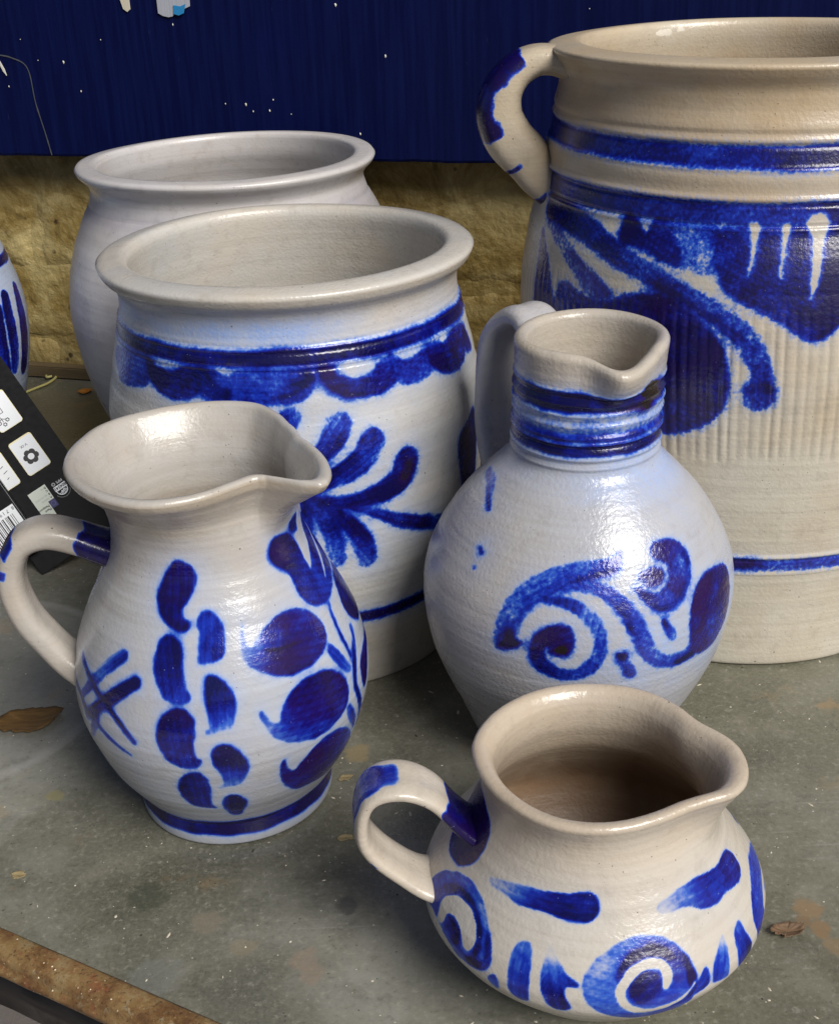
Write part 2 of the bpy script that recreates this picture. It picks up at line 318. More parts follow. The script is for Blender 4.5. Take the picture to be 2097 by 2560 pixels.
    ('e',1,0,[(-157.8,37.9,1.92),(-157.3,42.3,2.85),(-151.7,44.7,3.3),(-145.8,43.6,3.57),(-142.5,40.9,3.15),(-142.1,38.5,2.09)],None),
    ('p',0.5,0,[(-124.3,46.5),(-119.9,47.4),(-118.3,43.3),(-117.8,37.1),(-118,30.3),(-121.2,29.4),(-124.2,32.7),(-125,37.7),(-125.3,42.4)],(-123.1,45.8,0.3,-121,34.4,0.75)),
    ('p',0.6,0,[(-113.3,48.6),(-111.3,47.9),(-109,45.3),(-105.8,42.1),(-102.3,39.6),(-106.1,38.8),(-106.2,35.5),(-104.5,32.1),(-107.7,30.1),(-110.9,31.5),(-112.9,35.2),(-114.2,40),(-114.1,43.8)],(-110.6,46.5,0.12,-110.3,36,1)),
    ('p',0.5,0,[(-131.9,32.8),(-129.2,35),(-127.7,31.4),(-129.2,29.3),(-131.7,31)],None),
    ('p',0.48,0,[(-80,51.8),(-73.2,50.5),(-67.9,47.1),(-65.7,42.8),(-64.6,37.8),(-65.3,32.9),(-67.2,26.5),(-72.6,22.9),(-81.8,24.3),(-90.6,28.6),(-96.4,31.8),(-99.9,35.8),(-101.1,39.4),(-100.2,43.2),(-96.6,46.9),(-90.9,49.9),(-85.4,51.6)],None),
    ('s',0.9,0.5,[(-89.3,38,1.03),(-88,42.9,1.94),(-83.4,46.3,2.38),(-76.6,47.2,2.36),(-71.5,44.2,2.19),(-69.9,39.5,1.93)],None),
    ('s',0.9,0.4,[(-72.2,48.5,0.72),(-67,43.7,1.23),(-65.7,38.3,1.42),(-66.5,33.5,1.25),(-72.3,30.5,0.88)],None),
    ('p',0.95,0.2,[(-79.8,43.1),(-76.7,41.6),(-75.9,38),(-78.8,35.4),(-83.4,33.9),(-85.9,36.5),(-86.3,40.1),(-83.3,42.8)],None),
    ('e',1,0,[(-75,38.3,1.2),(-73.7,41,1.64),(-75.2,44.2,1.54),(-80.1,44.9,1.62),(-85.3,43.2,1.63),(-88.7,39.7,1.48),(-89.2,36.7,1.35),(-87.1,33.2,1.17),(-81.8,30.7,0.94),(-76.5,30.6,0.77),(-69.7,32.3,0.6),(-64.9,36.3,0.4)],None),
    ('p',0.5,0,[(-49.3,44.2),(-49.3,40.7),(-50.5,34.4),(-50.8,30.9),(-57,32.5),(-58,34.9),(-56,39.4),(-53,42.3)],(-50.3,43,0.15,-54.4,34.5,0.65)),
    ('p',0.8,0.1,[(-39.5,43.5),(-38.7,39.4),(-37.2,33.8),(-37.5,29.3),(-44.5,30.7),(-45.4,38.6),(-43.4,42.7)],(-40.7,41.9,0.45,-43,34.9,1)),
    ('p',0.65,0,[(-60.1,39.3),(-59.3,35.6),(-60.5,32.9),(-65.9,31.8),(-68.7,30.2),(-66.9,33.7),(-63.7,36.1)],None),
    ('p',0.6,0.1,[(6.9,39.7),(1.9,38.4),(-5.4,35.8),(-17.5,35.9),(-24.2,32.2),(-30.1,29.8),(-32.1,38.7),(-25.9,43.8),(-13.6,46.7),(-4.1,45.4)],None),
    ('e',1,0,[(-2.4,37.6,0.75),(-12.8,37.9,1.28),(-20.1,35.6,1.08)],None),
    ('s',0.8,0,[(17,45,0.77),(10.8,46.2,0.95)],None),
    ('p',1.1,0.5,[(166,66),(172,57),(180,52),(189,51),(198,53),(204,59),(203,67),(196,71),(184,73),(174,72)],None),
  ],
  'crock': [
    ('p',0.6,0,[(-161.6,159.9),(-136.1,165.4),(-134.2,153.9),(-140.7,150.3),(-149.8,148.2),(-156.6,152.1)],None),
    ('p',1,0.15,[(-136,164),(-130.5,161.4),(-124.1,161.6),(-118.4,164.1),(-113.8,162.1),(-113,155.1),(-116.6,151.4),(-122.8,149.7),(-129,151.7),(-133.2,156)],None),
    ('p',0.7,0,[(-114.6,162.9),(-110.2,163.9),(-104.8,161.7),(-99.4,165.1),(-83.1,164.3),(-79.4,163),(-79.5,156.8),(-83.9,151.2),(-91.2,150.1),(-99.1,151),(-108.8,152.1),(-113,154.2)],None),
    ('s',0.95,0,[(-113.8,160.4,4.22),(-111,155.4,3.59),(-106.2,154.1,2.45)],None),
    ('s',0.95,0,[(-92.2,154.5,2),(-86.6,155.9,2.7),(-81.5,159.7,2.25)],None),
    ('p',0.95,0.35,[(-78.6,164.6),(-73.6,164.3),(-73.2,161.1),(-69,157.5),(-62.8,157.7),(-58.7,162),(-54.2,161.5),(-53.8,154),(-58.2,150),(-64.5,149.2),(-70.9,150.8),(-75,154.3),(-77.8,159.2)],None),
    ('s',0.9,0.8,[(-76.3,162.5,2.28),(-73.6,156.7,2.77),(-70.7,153.4,1.87)],None),
    ('p',0.65,0.15,[(-55.3,164.6),(-53.3,162.6),(-48.8,159.7),(-42,161.3),(-39.5,158.9),(-40.3,151.7),(-46.3,149.4),(-52,150.6),(-55.1,155.4)],None),
    ('p',1,0.2,[(-39.7,162.8),(-35.2,162.4),(-30.7,160.6),(-23.2,163.7),(-11.8,160.6),(-16.3,153.5),(-20.7,148.5),(-26.9,146.5),(-33.4,148.1),(-38.9,153),(-40.2,158.3)],None),
    ('p',0.9,0.1,[(-13.9,160.6),(-9.6,154.4),(-10,148.3),(-17.1,150.8)],None),
    ('s',0.9,0,[(-87.2,144.4,4.07),(-88.7,138.3,3.64),(-87.4,129,2.74),(-85.7,117.1,1.38)],None),
    ('s',0.9,0,[(-74,139.3,5.38),(-76.3,133,5.07),(-79.9,127.1,3.85),(-83.9,117.8,2.3)],None),
    ('s',0.95,0.05,[(-64.8,130,5.52),(-67.4,124,5.63),(-72.6,118.5,5.11),(-78.1,115.2,3.72),(-83,111.5,2.03)],None),
    ('s',1,0.1,[(-54.4,117.4,5.76),(-56.8,110,5.96),(-62.4,105.4,4.93),(-69.3,104,3.71),(-76.7,104.8,2.35),(-83.2,107.4,1.39)],None),
    ('s',1,1,[(-53.3,116.3,2.81),(-55.3,109.9,3.09)],None),
    ('s',0.9,0.2,[(-29.9,72.6,3.76),(-45.9,81.8,3.36),(-55.9,87.8,3.12),(-64.9,95.9,2.03),(-74.3,103.1,1.43),(-83.2,107.4,1.11)],None),
    ('s',0.9,0.1,[(-68.2,73.3,4.34),(-69.2,82.2,4.58),(-72.8,92.1,3.87),(-77.5,99.9,2.64),(-83.8,107.5,1.39)],None),
    ('s',0.65,0,[(-77.7,75.7,4.43),(-77.5,85.8,4.39),(-79.5,95,3.77),(-83.3,105.2,2.32)],None),
    ('s',0.8,0,[(-85.3,86.2,3.78),(-84.9,96,2.81),(-84.4,106.5,2.78)],None),
    ('p',1,0.1,[(-21.1,124.8),(-25.9,121.3),(-31.7,116.2),(-31.4,103),(-27.9,87.4),(-20.1,82),(-18.5,103.6)],None),
    ('b',1,0.1,[165.9,171.8],None),
    ('b',0.95,0.3,[39,43.7],None),
  ],
  'big': [
    ('b',0.8,0.1,[237.4,245.2],None),
    ('b',0.75,0.15,[215.2,223.3],None),
    ('s',0.75,0.1,[(-166.1,210,5.89),(-154.8,208.2,6.02),(-144.6,204,5.28),(-135.5,197.7,4.6),(-127.1,192.6,4.07),(-119.7,187.2,3.8),(-113.6,182.2,4.06),(-107.7,175.3,4.49),(-103.7,167.8,4.81),(-101.4,159.8,4.29),(-100.5,152.1,4.08),(-100.8,145.3,4.9)],None),
    ('s',0.95,0.1,[(-101.1,146.1,5.52),(-101,144.4,6.16)],None),
    ('s',0.95,0.2,[(-126,189.4,1.46),(-118.6,183.2,1.58),(-112.1,176.7,1.72),(-106.7,170.3,2.02),(-102.9,162.5,2.02)],None),
    ('p',1,0.4,[(-155.8,165.9),(-154.5,173.6),(-153.6,179.9),(-150.8,181.1),(-144.3,178),(-137.4,178.1),(-134,181.6),(-128.4,184.2),(-122.9,184.3),(-117.6,180.4),(-113.2,174.1),(-110.1,166.7),(-108.3,158.8),(-107.4,150.6),(-107.7,142),(-109.5,134.5),(-112.6,128.5),(-117.7,123.9),(-122.2,122.9),(-128.9,128.6),(-138.6,151.3),(-155.4,151.8)],None),
    ('p',0.95,0.2,[(-136.7,214.7),(-133.3,214),(-130,208.7),(-128,215.7),(-125,216.3),(-122.6,210.8),(-120.8,203.2),(-120.3,197.4),(-125.8,199.4),(-131.7,203.2),(-136.4,203.6)],None),
    ('p',0.42,0,[(-123.9,215),(-112.7,214.1),(-111.2,198.6),(-114.7,195.3),(-119.5,197.5),(-121.4,204.5)],None),
    ('p',1,0.15,[(-113,212.3),(-99.6,214.1),(-85.3,214.1),(-77.8,213.1),(-78.2,182.7),(-85.2,175),(-87.9,170.3),(-90.6,168.5),(-93.5,171.4),(-96.8,176.2),(-100.9,179.9),(-105.3,184.2),(-109.5,188.4),(-111.8,195.7),(-112.8,204.2)],None),
    ('e',1,0,[(-104.4,214,2.28),(-104.4,209,1.37),(-104.5,202.8,0.91),(-105.1,196.2,0.53)],None),
    ('e',1,0,[(-97.3,214,1.97),(-97.6,209.1,1.22),(-98,202.1,0.84),(-98.3,195.7,0.38)],None),
    ('e',1,0,[(-90.1,215.2,4.6),(-90.1,210.2,3.07),(-90.4,202.6,2.3),(-90.8,193.9,1.85),(-91.3,186.6,0.46)],None),
    ('p',0.9,0.6,[(-166.8,198.9),(-161.7,190),(-157.8,178.9),(-155.8,165),(-164.8,160.2),(-165.9,175),(-166.1,188.1)],None),
    ('s',0.55,0.5,[(-163.9,204.2,2.85),(-155.4,196.7,3.47),(-148.3,189.5,3.99),(-142.4,183.6,4.53),(-138.6,179.3,4.41)],None),
    ('b',0.62,0.05,[55.6,60.9],None),
    ('s',1,0.5,[(-106.3,58.2,1.8),(-100.5,59.1,2.11),(-95.9,59.4,1.8)],None),
  ],
  'left': [
    ('b',0.9,0.1,[151.8,156.8],None),
    ('s',1,0.8,[(1.2,136.4,3.56),(-0.5,123,5.47),(-0.7,106.8,6.45),(-2.4,88.9,5.56)],None),
    ('s',1,0.1,[(-13.2,135.5,3.85),(-14.7,124.2,4.37),(-14.2,109,4.78),(-14.1,91.6,3.86)],None),
    ('s',1,0.1,[(-21.9,130.7,3.2),(-23.3,117.6,3.4),(-22.5,99.2,3.49),(-20,85.7,2.83)],None),
    ('s',1,0.1,[(-27.1,132.5,2.92),(-29.6,119.9,3.08),(-29.3,101.9,3.12)],None),
  ],
}
RIM = {'jug': [40.5, 39.2, 38.2, 37.7, 37.5, 37.4, 37.3, 37.3, 37.2, 37.2, 37.2, 37.5, 37.9, 38.5, 39.1, 39.7, 40.3, 40.9, 41.6, 42.4, 43.3, 44.1, 44.7, 45.0, 45.1, 45.1, 45.1, 45.1, 45.0, 45.0, 45.0, 45.0, 45.0, 45.0, 45.0, 45.1, 45.1, 45.2, 45.3, 45.4, 45.5, 45.7, 45.9, 46.2, 46.6, 46.9, 47.2, 47.5, 47.7, 47.9, 48.0, 48.0, 47.8, 47.6, 47.3, 47.2, 47.2, 47.2, 47.2, 47.3, 47.4, 47.4, 47.5, 47.6, 47.7, 47.8, 47.9, 48.0, 48.2, 48.3, 48.5, 48.6, 48.8, 49.0, 49.2, 49.4, 49.7, 49.9, 50.1, 50.3, 50.5, 50.7, 50.9, 51.1, 51.1, 51.1, 50.8, 50.5, 49.9, 49.2, 48.4, 47.6, 46.7, 45.8, 44.8, 43.8, 42.8, 41.8, 41.0, 40.4, 39.9, 39.5, 39.3, 39.8, 41.8, 47.5, 55.3, 60.3, 60.9, 59.6, 57.9, 56.0, 54.0, 52.1, 50.1, 48.2, 46.4, 44.7, 43.2, 41.9], 'bottle': [30.8, 30.7, 30.7, 30.7, 30.6, 30.6, 30.7, 30.8, 30.9, 31.0, 31.2, 31.3, 31.4, 31.5, 31.7, 31.8, 31.9, 32.1, 32.1, 32.2, 32.2, 32.2, 32.2, 32.2, 32.2, 32.1, 32.0, 32.0, 31.9, 31.8, 31.7, 31.7, 31.6, 31.5, 31.4, 31.3, 31.2, 31.1, 31.1, 31.0, 31.0, 30.9, 30.8, 30.7, 30.5, 30.4, 30.3, 30.2, 30.2, 30.2, 30.2, 30.2, 30.2, 30.2, 30.2, 30.3, 30.4, 30.5, 30.6, 30.8, 30.9, 31.1, 31.4, 31.6, 31.8, 32.0, 32.2, 32.3, 32.5, 32.6, 32.7, 32.8, 32.8, 32.9, 32.8, 32.7, 32.4, 32.2, 32.0, 31.8, 31.5, 31.3, 31.0, 30.6, 30.3, 30.2, 30.6, 31.5, 33.0, 35.5, 38.9, 42.8, 46.2, 48.2, 48.6, 47.7, 46.3, 44.8, 43.2, 41.6, 40.1, 39.0, 38.0, 37.1, 36.2, 35.3, 34.5, 33.9, 33.4, 33.0, 32.6, 32.2, 31.9, 31.6, 31.4, 31.2, 31.1, 31.0, 30.9, 30.8], 'small': [46.6, 45.7, 44.6, 43.3, 42.1, 41.0, 40.0, 39.4, 39.1, 39.1, 39.2, 39.4, 39.5, 39.7, 39.8, 40.0, 40.2, 40.3, 40.4, 40.5, 40.5, 40.5, 40.5, 40.5, 40.4, 40.3, 40.2, 40.1, 40.1, 40.1, 40.0, 40.0, 40.0, 40.0, 39.9, 39.9, 39.9, 39.8, 39.8, 39.7, 39.7, 39.7, 39.6, 39.6, 39.7, 39.7, 39.8, 39.8, 39.9, 40.0, 40.0, 40.1, 40.2, 40.3, 40.4, 40.5, 40.6, 40.7, 40.6, 40.4, 40.3, 40.1, 40.0, 39.9, 39.8, 39.8, 39.7, 39.7, 39.7, 39.7, 39.7, 39.7, 39.7, 39.8, 39.9, 40.0, 40.1, 40.2, 40.3, 40.4, 40.5, 40.6, 40.6, 40.6, 40.5, 40.4, 40.3, 40.2, 40.0, 39.9, 39.7, 39.5, 39.3, 39.1, 38.9, 38.7, 38.6, 38.5, 38.5, 38.5, 38.6, 38.7, 39.0, 39.3, 40.0, 40.9, 41.9, 43.3, 44.9, 46.5, 47.7, 48.4, 48.9, 49.0, 49.0, 48.9, 48.7, 48.4, 47.9, 47.4]}


# ------------------------------------------------------------------ surface-of-revolution builder
def crom(P, n, closed=False):
    P = np.asarray(P, float)
    if closed:
        Q = np.vstack([P[-1:], P, P[:2]])
    else:
        Q = np.vstack([2 * P[:1] - P[1:2], P, 2 * P[-1:] - P[-2:-1]])
    out = []
    t = np.linspace(0, 1, n, endpoint=False)[:, None]
    for i in range(1, len(Q) - 2):
        a, b, c, d = Q[i - 1], Q[i], Q[i + 1], Q[i + 2]
        out.append(0.5 * ((2 * b) + (c - a) * t + (2 * a - 5 * b + 4 * c - d) * t * t + (3 * b - a - 3 * c + d) * t ** 3))
    out = np.vstack(out)
    return out if closed else np.vstack([out, P[-1:]])

def resample(P, step):
    s = np.r_[0, np.cumsum(np.hypot(*np.diff(P[:, :2], axis=0).T))]
    n = max(3, int(round(s[-1] / step)) + 1)
    si = np.linspace(0, s[-1], n)
    return np.stack([np.interp(si, s, P[:, k]) for k in range(P.shape[1])], 1)

def sstep(a, b, x):
    t = np.clip((x - a) / (b - a), 0, 1)
    return t * t * (3 - 2 * t)

def wrap(d):
    return (d + 180.0) % 360.0 - 180.0

def poly_sd(px, py, Q):
    best = np.full(px.shape, 1e9); ins = np.zeros(px.shape, bool)
    for (ax, ay), (bx, by) in zip(Q, np.roll(Q, -1, 0)):
        ex, ey = bx - ax, by - ay
        L = ex * ex + ey * ey + 1e-12
        t = np.clip(((px - ax) * ex + (py - ay) * ey) / L, 0, 1)
        best = np.minimum(best, (px - ax - t * ex) ** 2 + (py - ay - t * ey) ** 2)
        cnd = (ay > py) != (by > py)
        with np.errstate(divide='ignore', invalid='ignore'):
            xi = ax + (py - ay) * ex / (ey if abs(ey) > 1e-12 else 1e-12)
        ins ^= cnd & (px < xi)
    d = np.sqrt(best)
    return np.where(ins, d, -d)

def stroke_sd(px, py, Q):
    best = np.full(px.shape, -1e9)
    for (ax, ay, ar), (bx, by, br) in zip(Q[:-1], Q[1:]):
        ex, ey = bx - ax, by - ay
        L = ex * ex + ey * ey + 1e-12
        t = np.clip(((px - ax) * ex + (py - ay) * ey) / L, 0, 1)
        best = np.maximum(best, ar + (br - ar) * t - np.hypot(px - ax - t * ex, py - ay - t * ey))
    return best

def paint(shapes, TH, Zr, Rr, Sr, soft=0.55, halo=6.0, halo_amt=0.4, wobble=0.22):
    """cobalt / manganese / blue fuming on the outer wall grid (rows x columns)"""
    nr, nc = len(Zr), len(TH)
    cob = np.zeros((nr, nc)); man = np.zeros((nr, nc)); hz = np.zeros((nr, nc))
    o = np.argsort(Zr)
    zR = lambda z: np.interp(z, Zr[o], Rr[o]); zS = lambda z: np.interp(z, Zr[o], Sr[o])
    rng = np.random.RandomState(5)
    for kind, c, m, pts, grad in shapes:
        if kind == 'b':
            z0, z1 = pts
            w = 0.25 * np.sin(np.radians(TH) * 7 + rng.rand() * 6) + 0.18 * np.sin(np.radians(TH) * 17 + rng.rand() * 6)
            sd = np.minimum(Zr[:, None] + w[None, :] - z0, z1 - Zr[:, None] - w[None, :])
            sl = (slice(None), slice(None))
            st = c
        else:
            P = np.array(pts, float)
            th0 = P[0, 0] + np.mean(wrap(P[:, 0] - P[0, 0]))
            U = np.radians(wrap(P[:, 0] - th0)) * zR(P[:, 1]); V = zS(P[:, 1])
            if kind == 'p':
                Q = crom(np.stack([U, V], 1), 4, True)
                mar = 10.0
            else:
                Q = crom(np.stack([U, V, P[:, 2]], 1), 6)
                mar = 10.0 + P[:, 2].max()
            dth = wrap(TH - th0)
            u_lo, u_hi = Q[:, 0].min() - mar, Q[:, 0].max() + mar
            rows = np.where((Sr > Q[:, 1].min() - mar) & (Sr < Q[:, 1].max() + mar))[0]
            if not len(rows): continue
            rm = max(Rr[rows].min(), 5.0)
            cols_ = np.where((np.radians(dth) * rm * 1.0 > u_lo * 1.6 - 5) & (np.radians(dth) * rm < u_hi * 1.6 + 5) & (abs(dth) < 130))[0]
            if not len(cols_): continue
            sl = np.ix_(rows, cols_)
            px = np.radians(dth[cols_])[None, :] * Rr[rows][:, None]
            py = np.broadcast_to(Sr[rows][:, None], px.shape)
            sd = poly_sd(px, py, Q) if kind == 'p' else stroke_sd(px, py, Q)
            st = c
            if grad:
                a0, zz0, g0, a1, zz1, g1 = grad
                u0, u1 = np.radians(wrap(a0 - th0)) * zR(zz0), np.radians(wrap(a1 - th0)) * zR(zz1)
                v0, v1 = zS(zz0), zS(zz1)
                t = ((px - u0) * (u1 - u0) + (py - v0) * (v1 - v0)) / ((u1 - u0) ** 2 + (v1 - v0) ** 2 + 1e-9)
                st = g0 + (g1 - g0) * np.clip(t, 0, 1)
        if kind != 'b':
            w_ = rng.rand(4) * 6.28
            sd = sd + wobble * (0.45 * np.sin(px * 0.75 + py * 0.5 + w_[0]) + 0.35 * np.sin(py * 1.15 - px * 0.6 + w_[1]) + 0.22 * np.sin(px * 2.3 + py * 1.6 + w_[2]) + 0.15 * np.sin(py * 4.1 - px * 2.9 + w_[3]))
        cov = 0.72 * sstep(-soft, soft, sd) + 0.28 * sstep(-4.0 * soft, soft, sd)
        if kind == 'e':
            cob[sl] *= 1 - cov; man[sl] *= 1 - cov
            continue
        ph = rng.rand(6) * 6.28
        if kind != 'b':
            # brush drag: hair streaks along the stroke, one heavier flank, a loaded and a dry end
            if kind == 'p':
                cq = Q[:, :2].mean(0); ev, ew = np.linalg.eigh(np.cov((Q[:, :2] - cq).T)); ax_ = ew[:, 1]; ln = 2 * math.sqrt(max(ev[1], 0.1)); wd = 2 * math.sqrt(max(ev[0], 0.05))
            else:
                cq = Q[:, :2].mean(0); ax_ = Q[-1, :2] - Q[0, :2]; ln = np.linalg.norm(ax_) / 2 + 0.5; ax_ = ax_ / (np.linalg.norm(ax_) + 1e-6); wd = max(P[:, 2].mean(), 0.5)
            al = ((px - cq[0]) * ax_[0] + (py - cq[1]) * ax_[1]); pe = (-(px - cq[0]) * ax_[1] + (py - cq[1]) * ax_[0])
            dr = (np.sin(pe * 2.1 + ph[0] + 0.12 * al) + 0.7 * np.sin(pe * 4.3 + ph[1] + 0.2 * np.sin(al * 0.5)) + 0.5 * np.sin(pe * 7.7 + ph[2])) / 2.2
            sg = 1 if ph[3] > 3.1 else -1
            st = st * (0.84 + 0.15 * dr + 0.20 * np.clip(pe / wd, -1, 1) * sg + 0.20 * np.clip(al / ln, -1, 1) * (1 if ph[4] > 2.2 else -1))
            st = st + 0.16 * np.exp(-np.maximum(sd, 0) / 0.7) * (0.6 + 0.4 * np.sin(al * 0.8 + ph[5])) * np.clip(st * 1.5, 0, 1)
        else:
            st = st * (0.92 + 0.16 * np.exp(-np.maximum(sd, 0) / 0.9) + 0.10 * np.sin(np.radians(TH) * 4 + ph[0])[None, :] + 0.08 * np.sin(np.radians(TH) * 11 + ph[1])[None, :])
        cob[sl] = cob[sl] * (1 - cov) + np.maximum(cob[sl], st) * cov
        man[sl] = man[sl] * (1 - cov) + m * cov
        hz[sl] = np.maximum(hz[sl], halo_amt * min(c, 1.0) * np.exp(-np.maximum(-sd, 0) / halo))
    return cob, man, hz

def grid_mesh(name, X, cyc=True):
    """X rows x cols x 3, columns closed into a ring"""
    nr, nc = X.shape[:2]
    idx = np.arange(nr * nc).reshape(nr, nc)
    nx = np.roll(idx, -1, 1)
    q = np.stack([idx[:-1], nx[:-1], nx[1:], idx[1:]], -1).reshape(-1, 4)
    me = bpy.data.meshes.new(name)
    me.vertices.add(nr * nc)
    me.vertices.foreach_set("co", X.reshape(-1).astype(np.float32))
    nf = len(q)
    me.loops.add(nf * 4)
    me.loops.foreach_set("vertex_index", q.reshape(-1).astype(np.int32))
    me.polygons.add(nf)
    me.polygons.foreach_set("loop_start", np.arange(0, nf * 4, 4, dtype=np.int32))
    me.polygons.foreach_set("use_smooth", np.ones(nf, bool))
    me.update(calc_edges=True)
    return me

def add_attr(me, name, arr):
    a = me.attributes.new(name, 'FLOAT', 'POINT')
    a.data.foreach_set("value", np.ascontiguousarray(arr, dtype=np.float32).reshape(-1))

def lumps(seed, amp, TH, Zr):
    rng = np.random.RandomState(seed)
    w = np.zeros((len(Zr), len(TH)))
    for f in (2, 3, 5):
        w += amp / f * np.sin(np.radians(TH)[None, :] * f + rng.rand() * 6.3 + Zr[:, None] * 0.02 * rng.randn())
    return w

def make_pot(name, key, parent, mat, outer, inner, step=0.75, colstep=0.75, front=-95.0, grooves=(), ribs=0.05,
             rim=None, rim_z=(0, 1), rim_scale=1.0, dip=None, flute=None, warm=None, haze0=None, lean=None, chips=(), halo_amt=0.4, soft=0.55, seed=1, lump=0.25):
    """outer: list (z, r) from foot to lip; inner: list (z, r) from lip down to the centre of the inside floor"""
    o = np.array([(r, z) for z, r in outer], float)
    i = np.array([(r, z) for z, r in inner], float)
    PO = resample(crom(o, 12), step)
    PI_ = resample(crom(np.vstack([o[-1:], i]), 12), step * 2.2)[1:]
    PI_[:, 0] = np.maximum(PI_[:, 0], 0.02)
    foot = np.array([[0.02, outer[0][0] + 1.2], [outer[0][1] * 0.82, outer[0][0] + 1.2], [outer[0][1] * 0.9, outer[0][0]]])
    P = np.vstack([foot, PO, PI_])
    nf, no = len(foot), len(PO)
    Rr, Zr = P[:, 0].copy(), P[:, 1].copy()
    Sr = np.r_[0, np.cumsum(np.hypot(np.diff(Rr), np.diff(Zr)))]
    # columns: dense where the photograph looks, sparser behind
    a = np.linspace(-180, 180, 3601)
    rmax = Rr.max()
    dens = np.where(abs(a) < 105, 1.0, 0.34)
    cum = np.r_[0, np.cumsum((dens[1:] + dens[:-1]) / 2)]
    n = int(round(rmax * math.radians(360) * (cum[-1] / 3600) / colstep))
    TH = front + np.interp(np.linspace(0, cum[-1], n, endpoint=False), cum, a)
    r = np.repeat(Rr[:, None], n, 1); z = np.repeat(Zr[:, None], n, 1)
    isout = np.zeros(len(Rr)); isout[:nf + no] = 1
    for gz, amp, w in grooves:
        r += (amp * np.exp(-((Zr - gz) / w) ** 2) * isout)[:, None]
    rng = np.random.RandomState(seed)
    rb = np.zeros(len(Zr))
    for f in (0.35, 0.6, 1.1, 1.9):
        rb += np.sin(Sr * f + rng.rand() * 6) / (1 + f)
    r += (ribs * rb * np.clip(Rr / 10, 0, 1))[:, None]
    r += lumps(seed, lump, TH, Zr) * np.clip(Rr / rmax, 0, 1)[:, None]
    z += lumps(seed + 9, lump * 0.9, TH, Zr) * sstep(0.25, 1.0, Zr / Zr.max())[:, None]
    if flute:
        z0, z1, N, amp = flute
        wob = 1.5 * np.sin(np.radians(TH) * 5) + 1.0 * np.sin(np.radians(TH) * 13 + 1)
        win = sstep(z0 - 3, z0 + 5, Zr[:, None] + wob[None, :]) * (1 - sstep(z1 - 14, z1 + 6, Zr[:, None])) * isout[:, None]
        ph = np.radians(TH)[None, :] * N + 0.055 * (Zr[:, None] - z0) + 0.5 * np.sin(np.radians(TH) * 3)[None, :] + 0.45 * np.sin(np.radians(TH) * 41 + 1)[None, :]
        amp = amp * (1 + 0.35 * np.sin(np.radians(TH) * 29)[None, :] + 0.25 * np.sin(np.radians(TH) * 67 + 2)[None, :])
        r += amp * win * (np.abs(np.sin(ph / 2)) ** 0.7 - 0.6)
    if rim is not None:
        rt_ = np.array(rim, float); tt = np.arange(0, 360, 360 / len(rt_))
        A = np.r_[tt - 360, tt, tt + 360]; V = np.r_[rt_, rt_, rt_]
        ratio = np.interp(TH % 360, A, V) / np.median(rt_)
        ratio = 1 + (ratio - 1) * rim_scale
        w = sstep(rim_z[0], rim_z[1], Zr)[:, None]
        r = r * (1 + (ratio[None, :] - 1) * w)
    if dip:
        da, dw, dz = dip
        g = np.exp(-(wrap(TH - da) / dw) ** 2)[None, :]
        z += dz * g * sstep(rim_z[0], rim_z[1], Zr)[:, None]
    t = np.radians(TH)[None, :]
    X = np.stack([r * np.cos(t), r * np.sin(t), z], -1) * MM
    if lean:
        X[..., 0] += lean[0] * X[..., 2]; X[..., 1] += lean[1] * X[..., 2]
    X[..., 2] -= X[..., 2].min()
    me = grid_mesh(name, X)
    cob = np.zeros(r.shape); man = np.zeros(r.shape); hz = np.zeros(r.shape)
    s = slice(nf, nf + no)
    cob[s], man[s], hz[s] = paint(DECOR.get(key, []), TH, Zr[s], Rr[s], Sr[s], soft=soft, halo_amt=halo_amt)
    ts = np.zeros(r.shape)
    if warm:
        ts = warm(TH[None, :] + 0 * z, z, isout[:, None] + 0 * z)
    if haze0:
        hz = np.maximum(hz, haze0(TH[None, :] + 0 * z, z, isout[:, None] + 0 * z))
    add_attr(me, "cobalt", cob); add_attr(me, "mangan", man); add_attr(me, "haze", hz); add_attr(me, "toast_shade", ts)
    if chips:
        cp = np.zeros(r.shape)
        for ca, cz_, wa, wz in chips:
            cp = np.maximum(cp, np.exp(-(wrap(TH - ca)[None, :] / wa) ** 2 - ((z - cz_) / wz) ** 2) * (1 - isout[:, None]))
        add_attr(me, "chip", cp)
    return link(name, me, mat, parent)

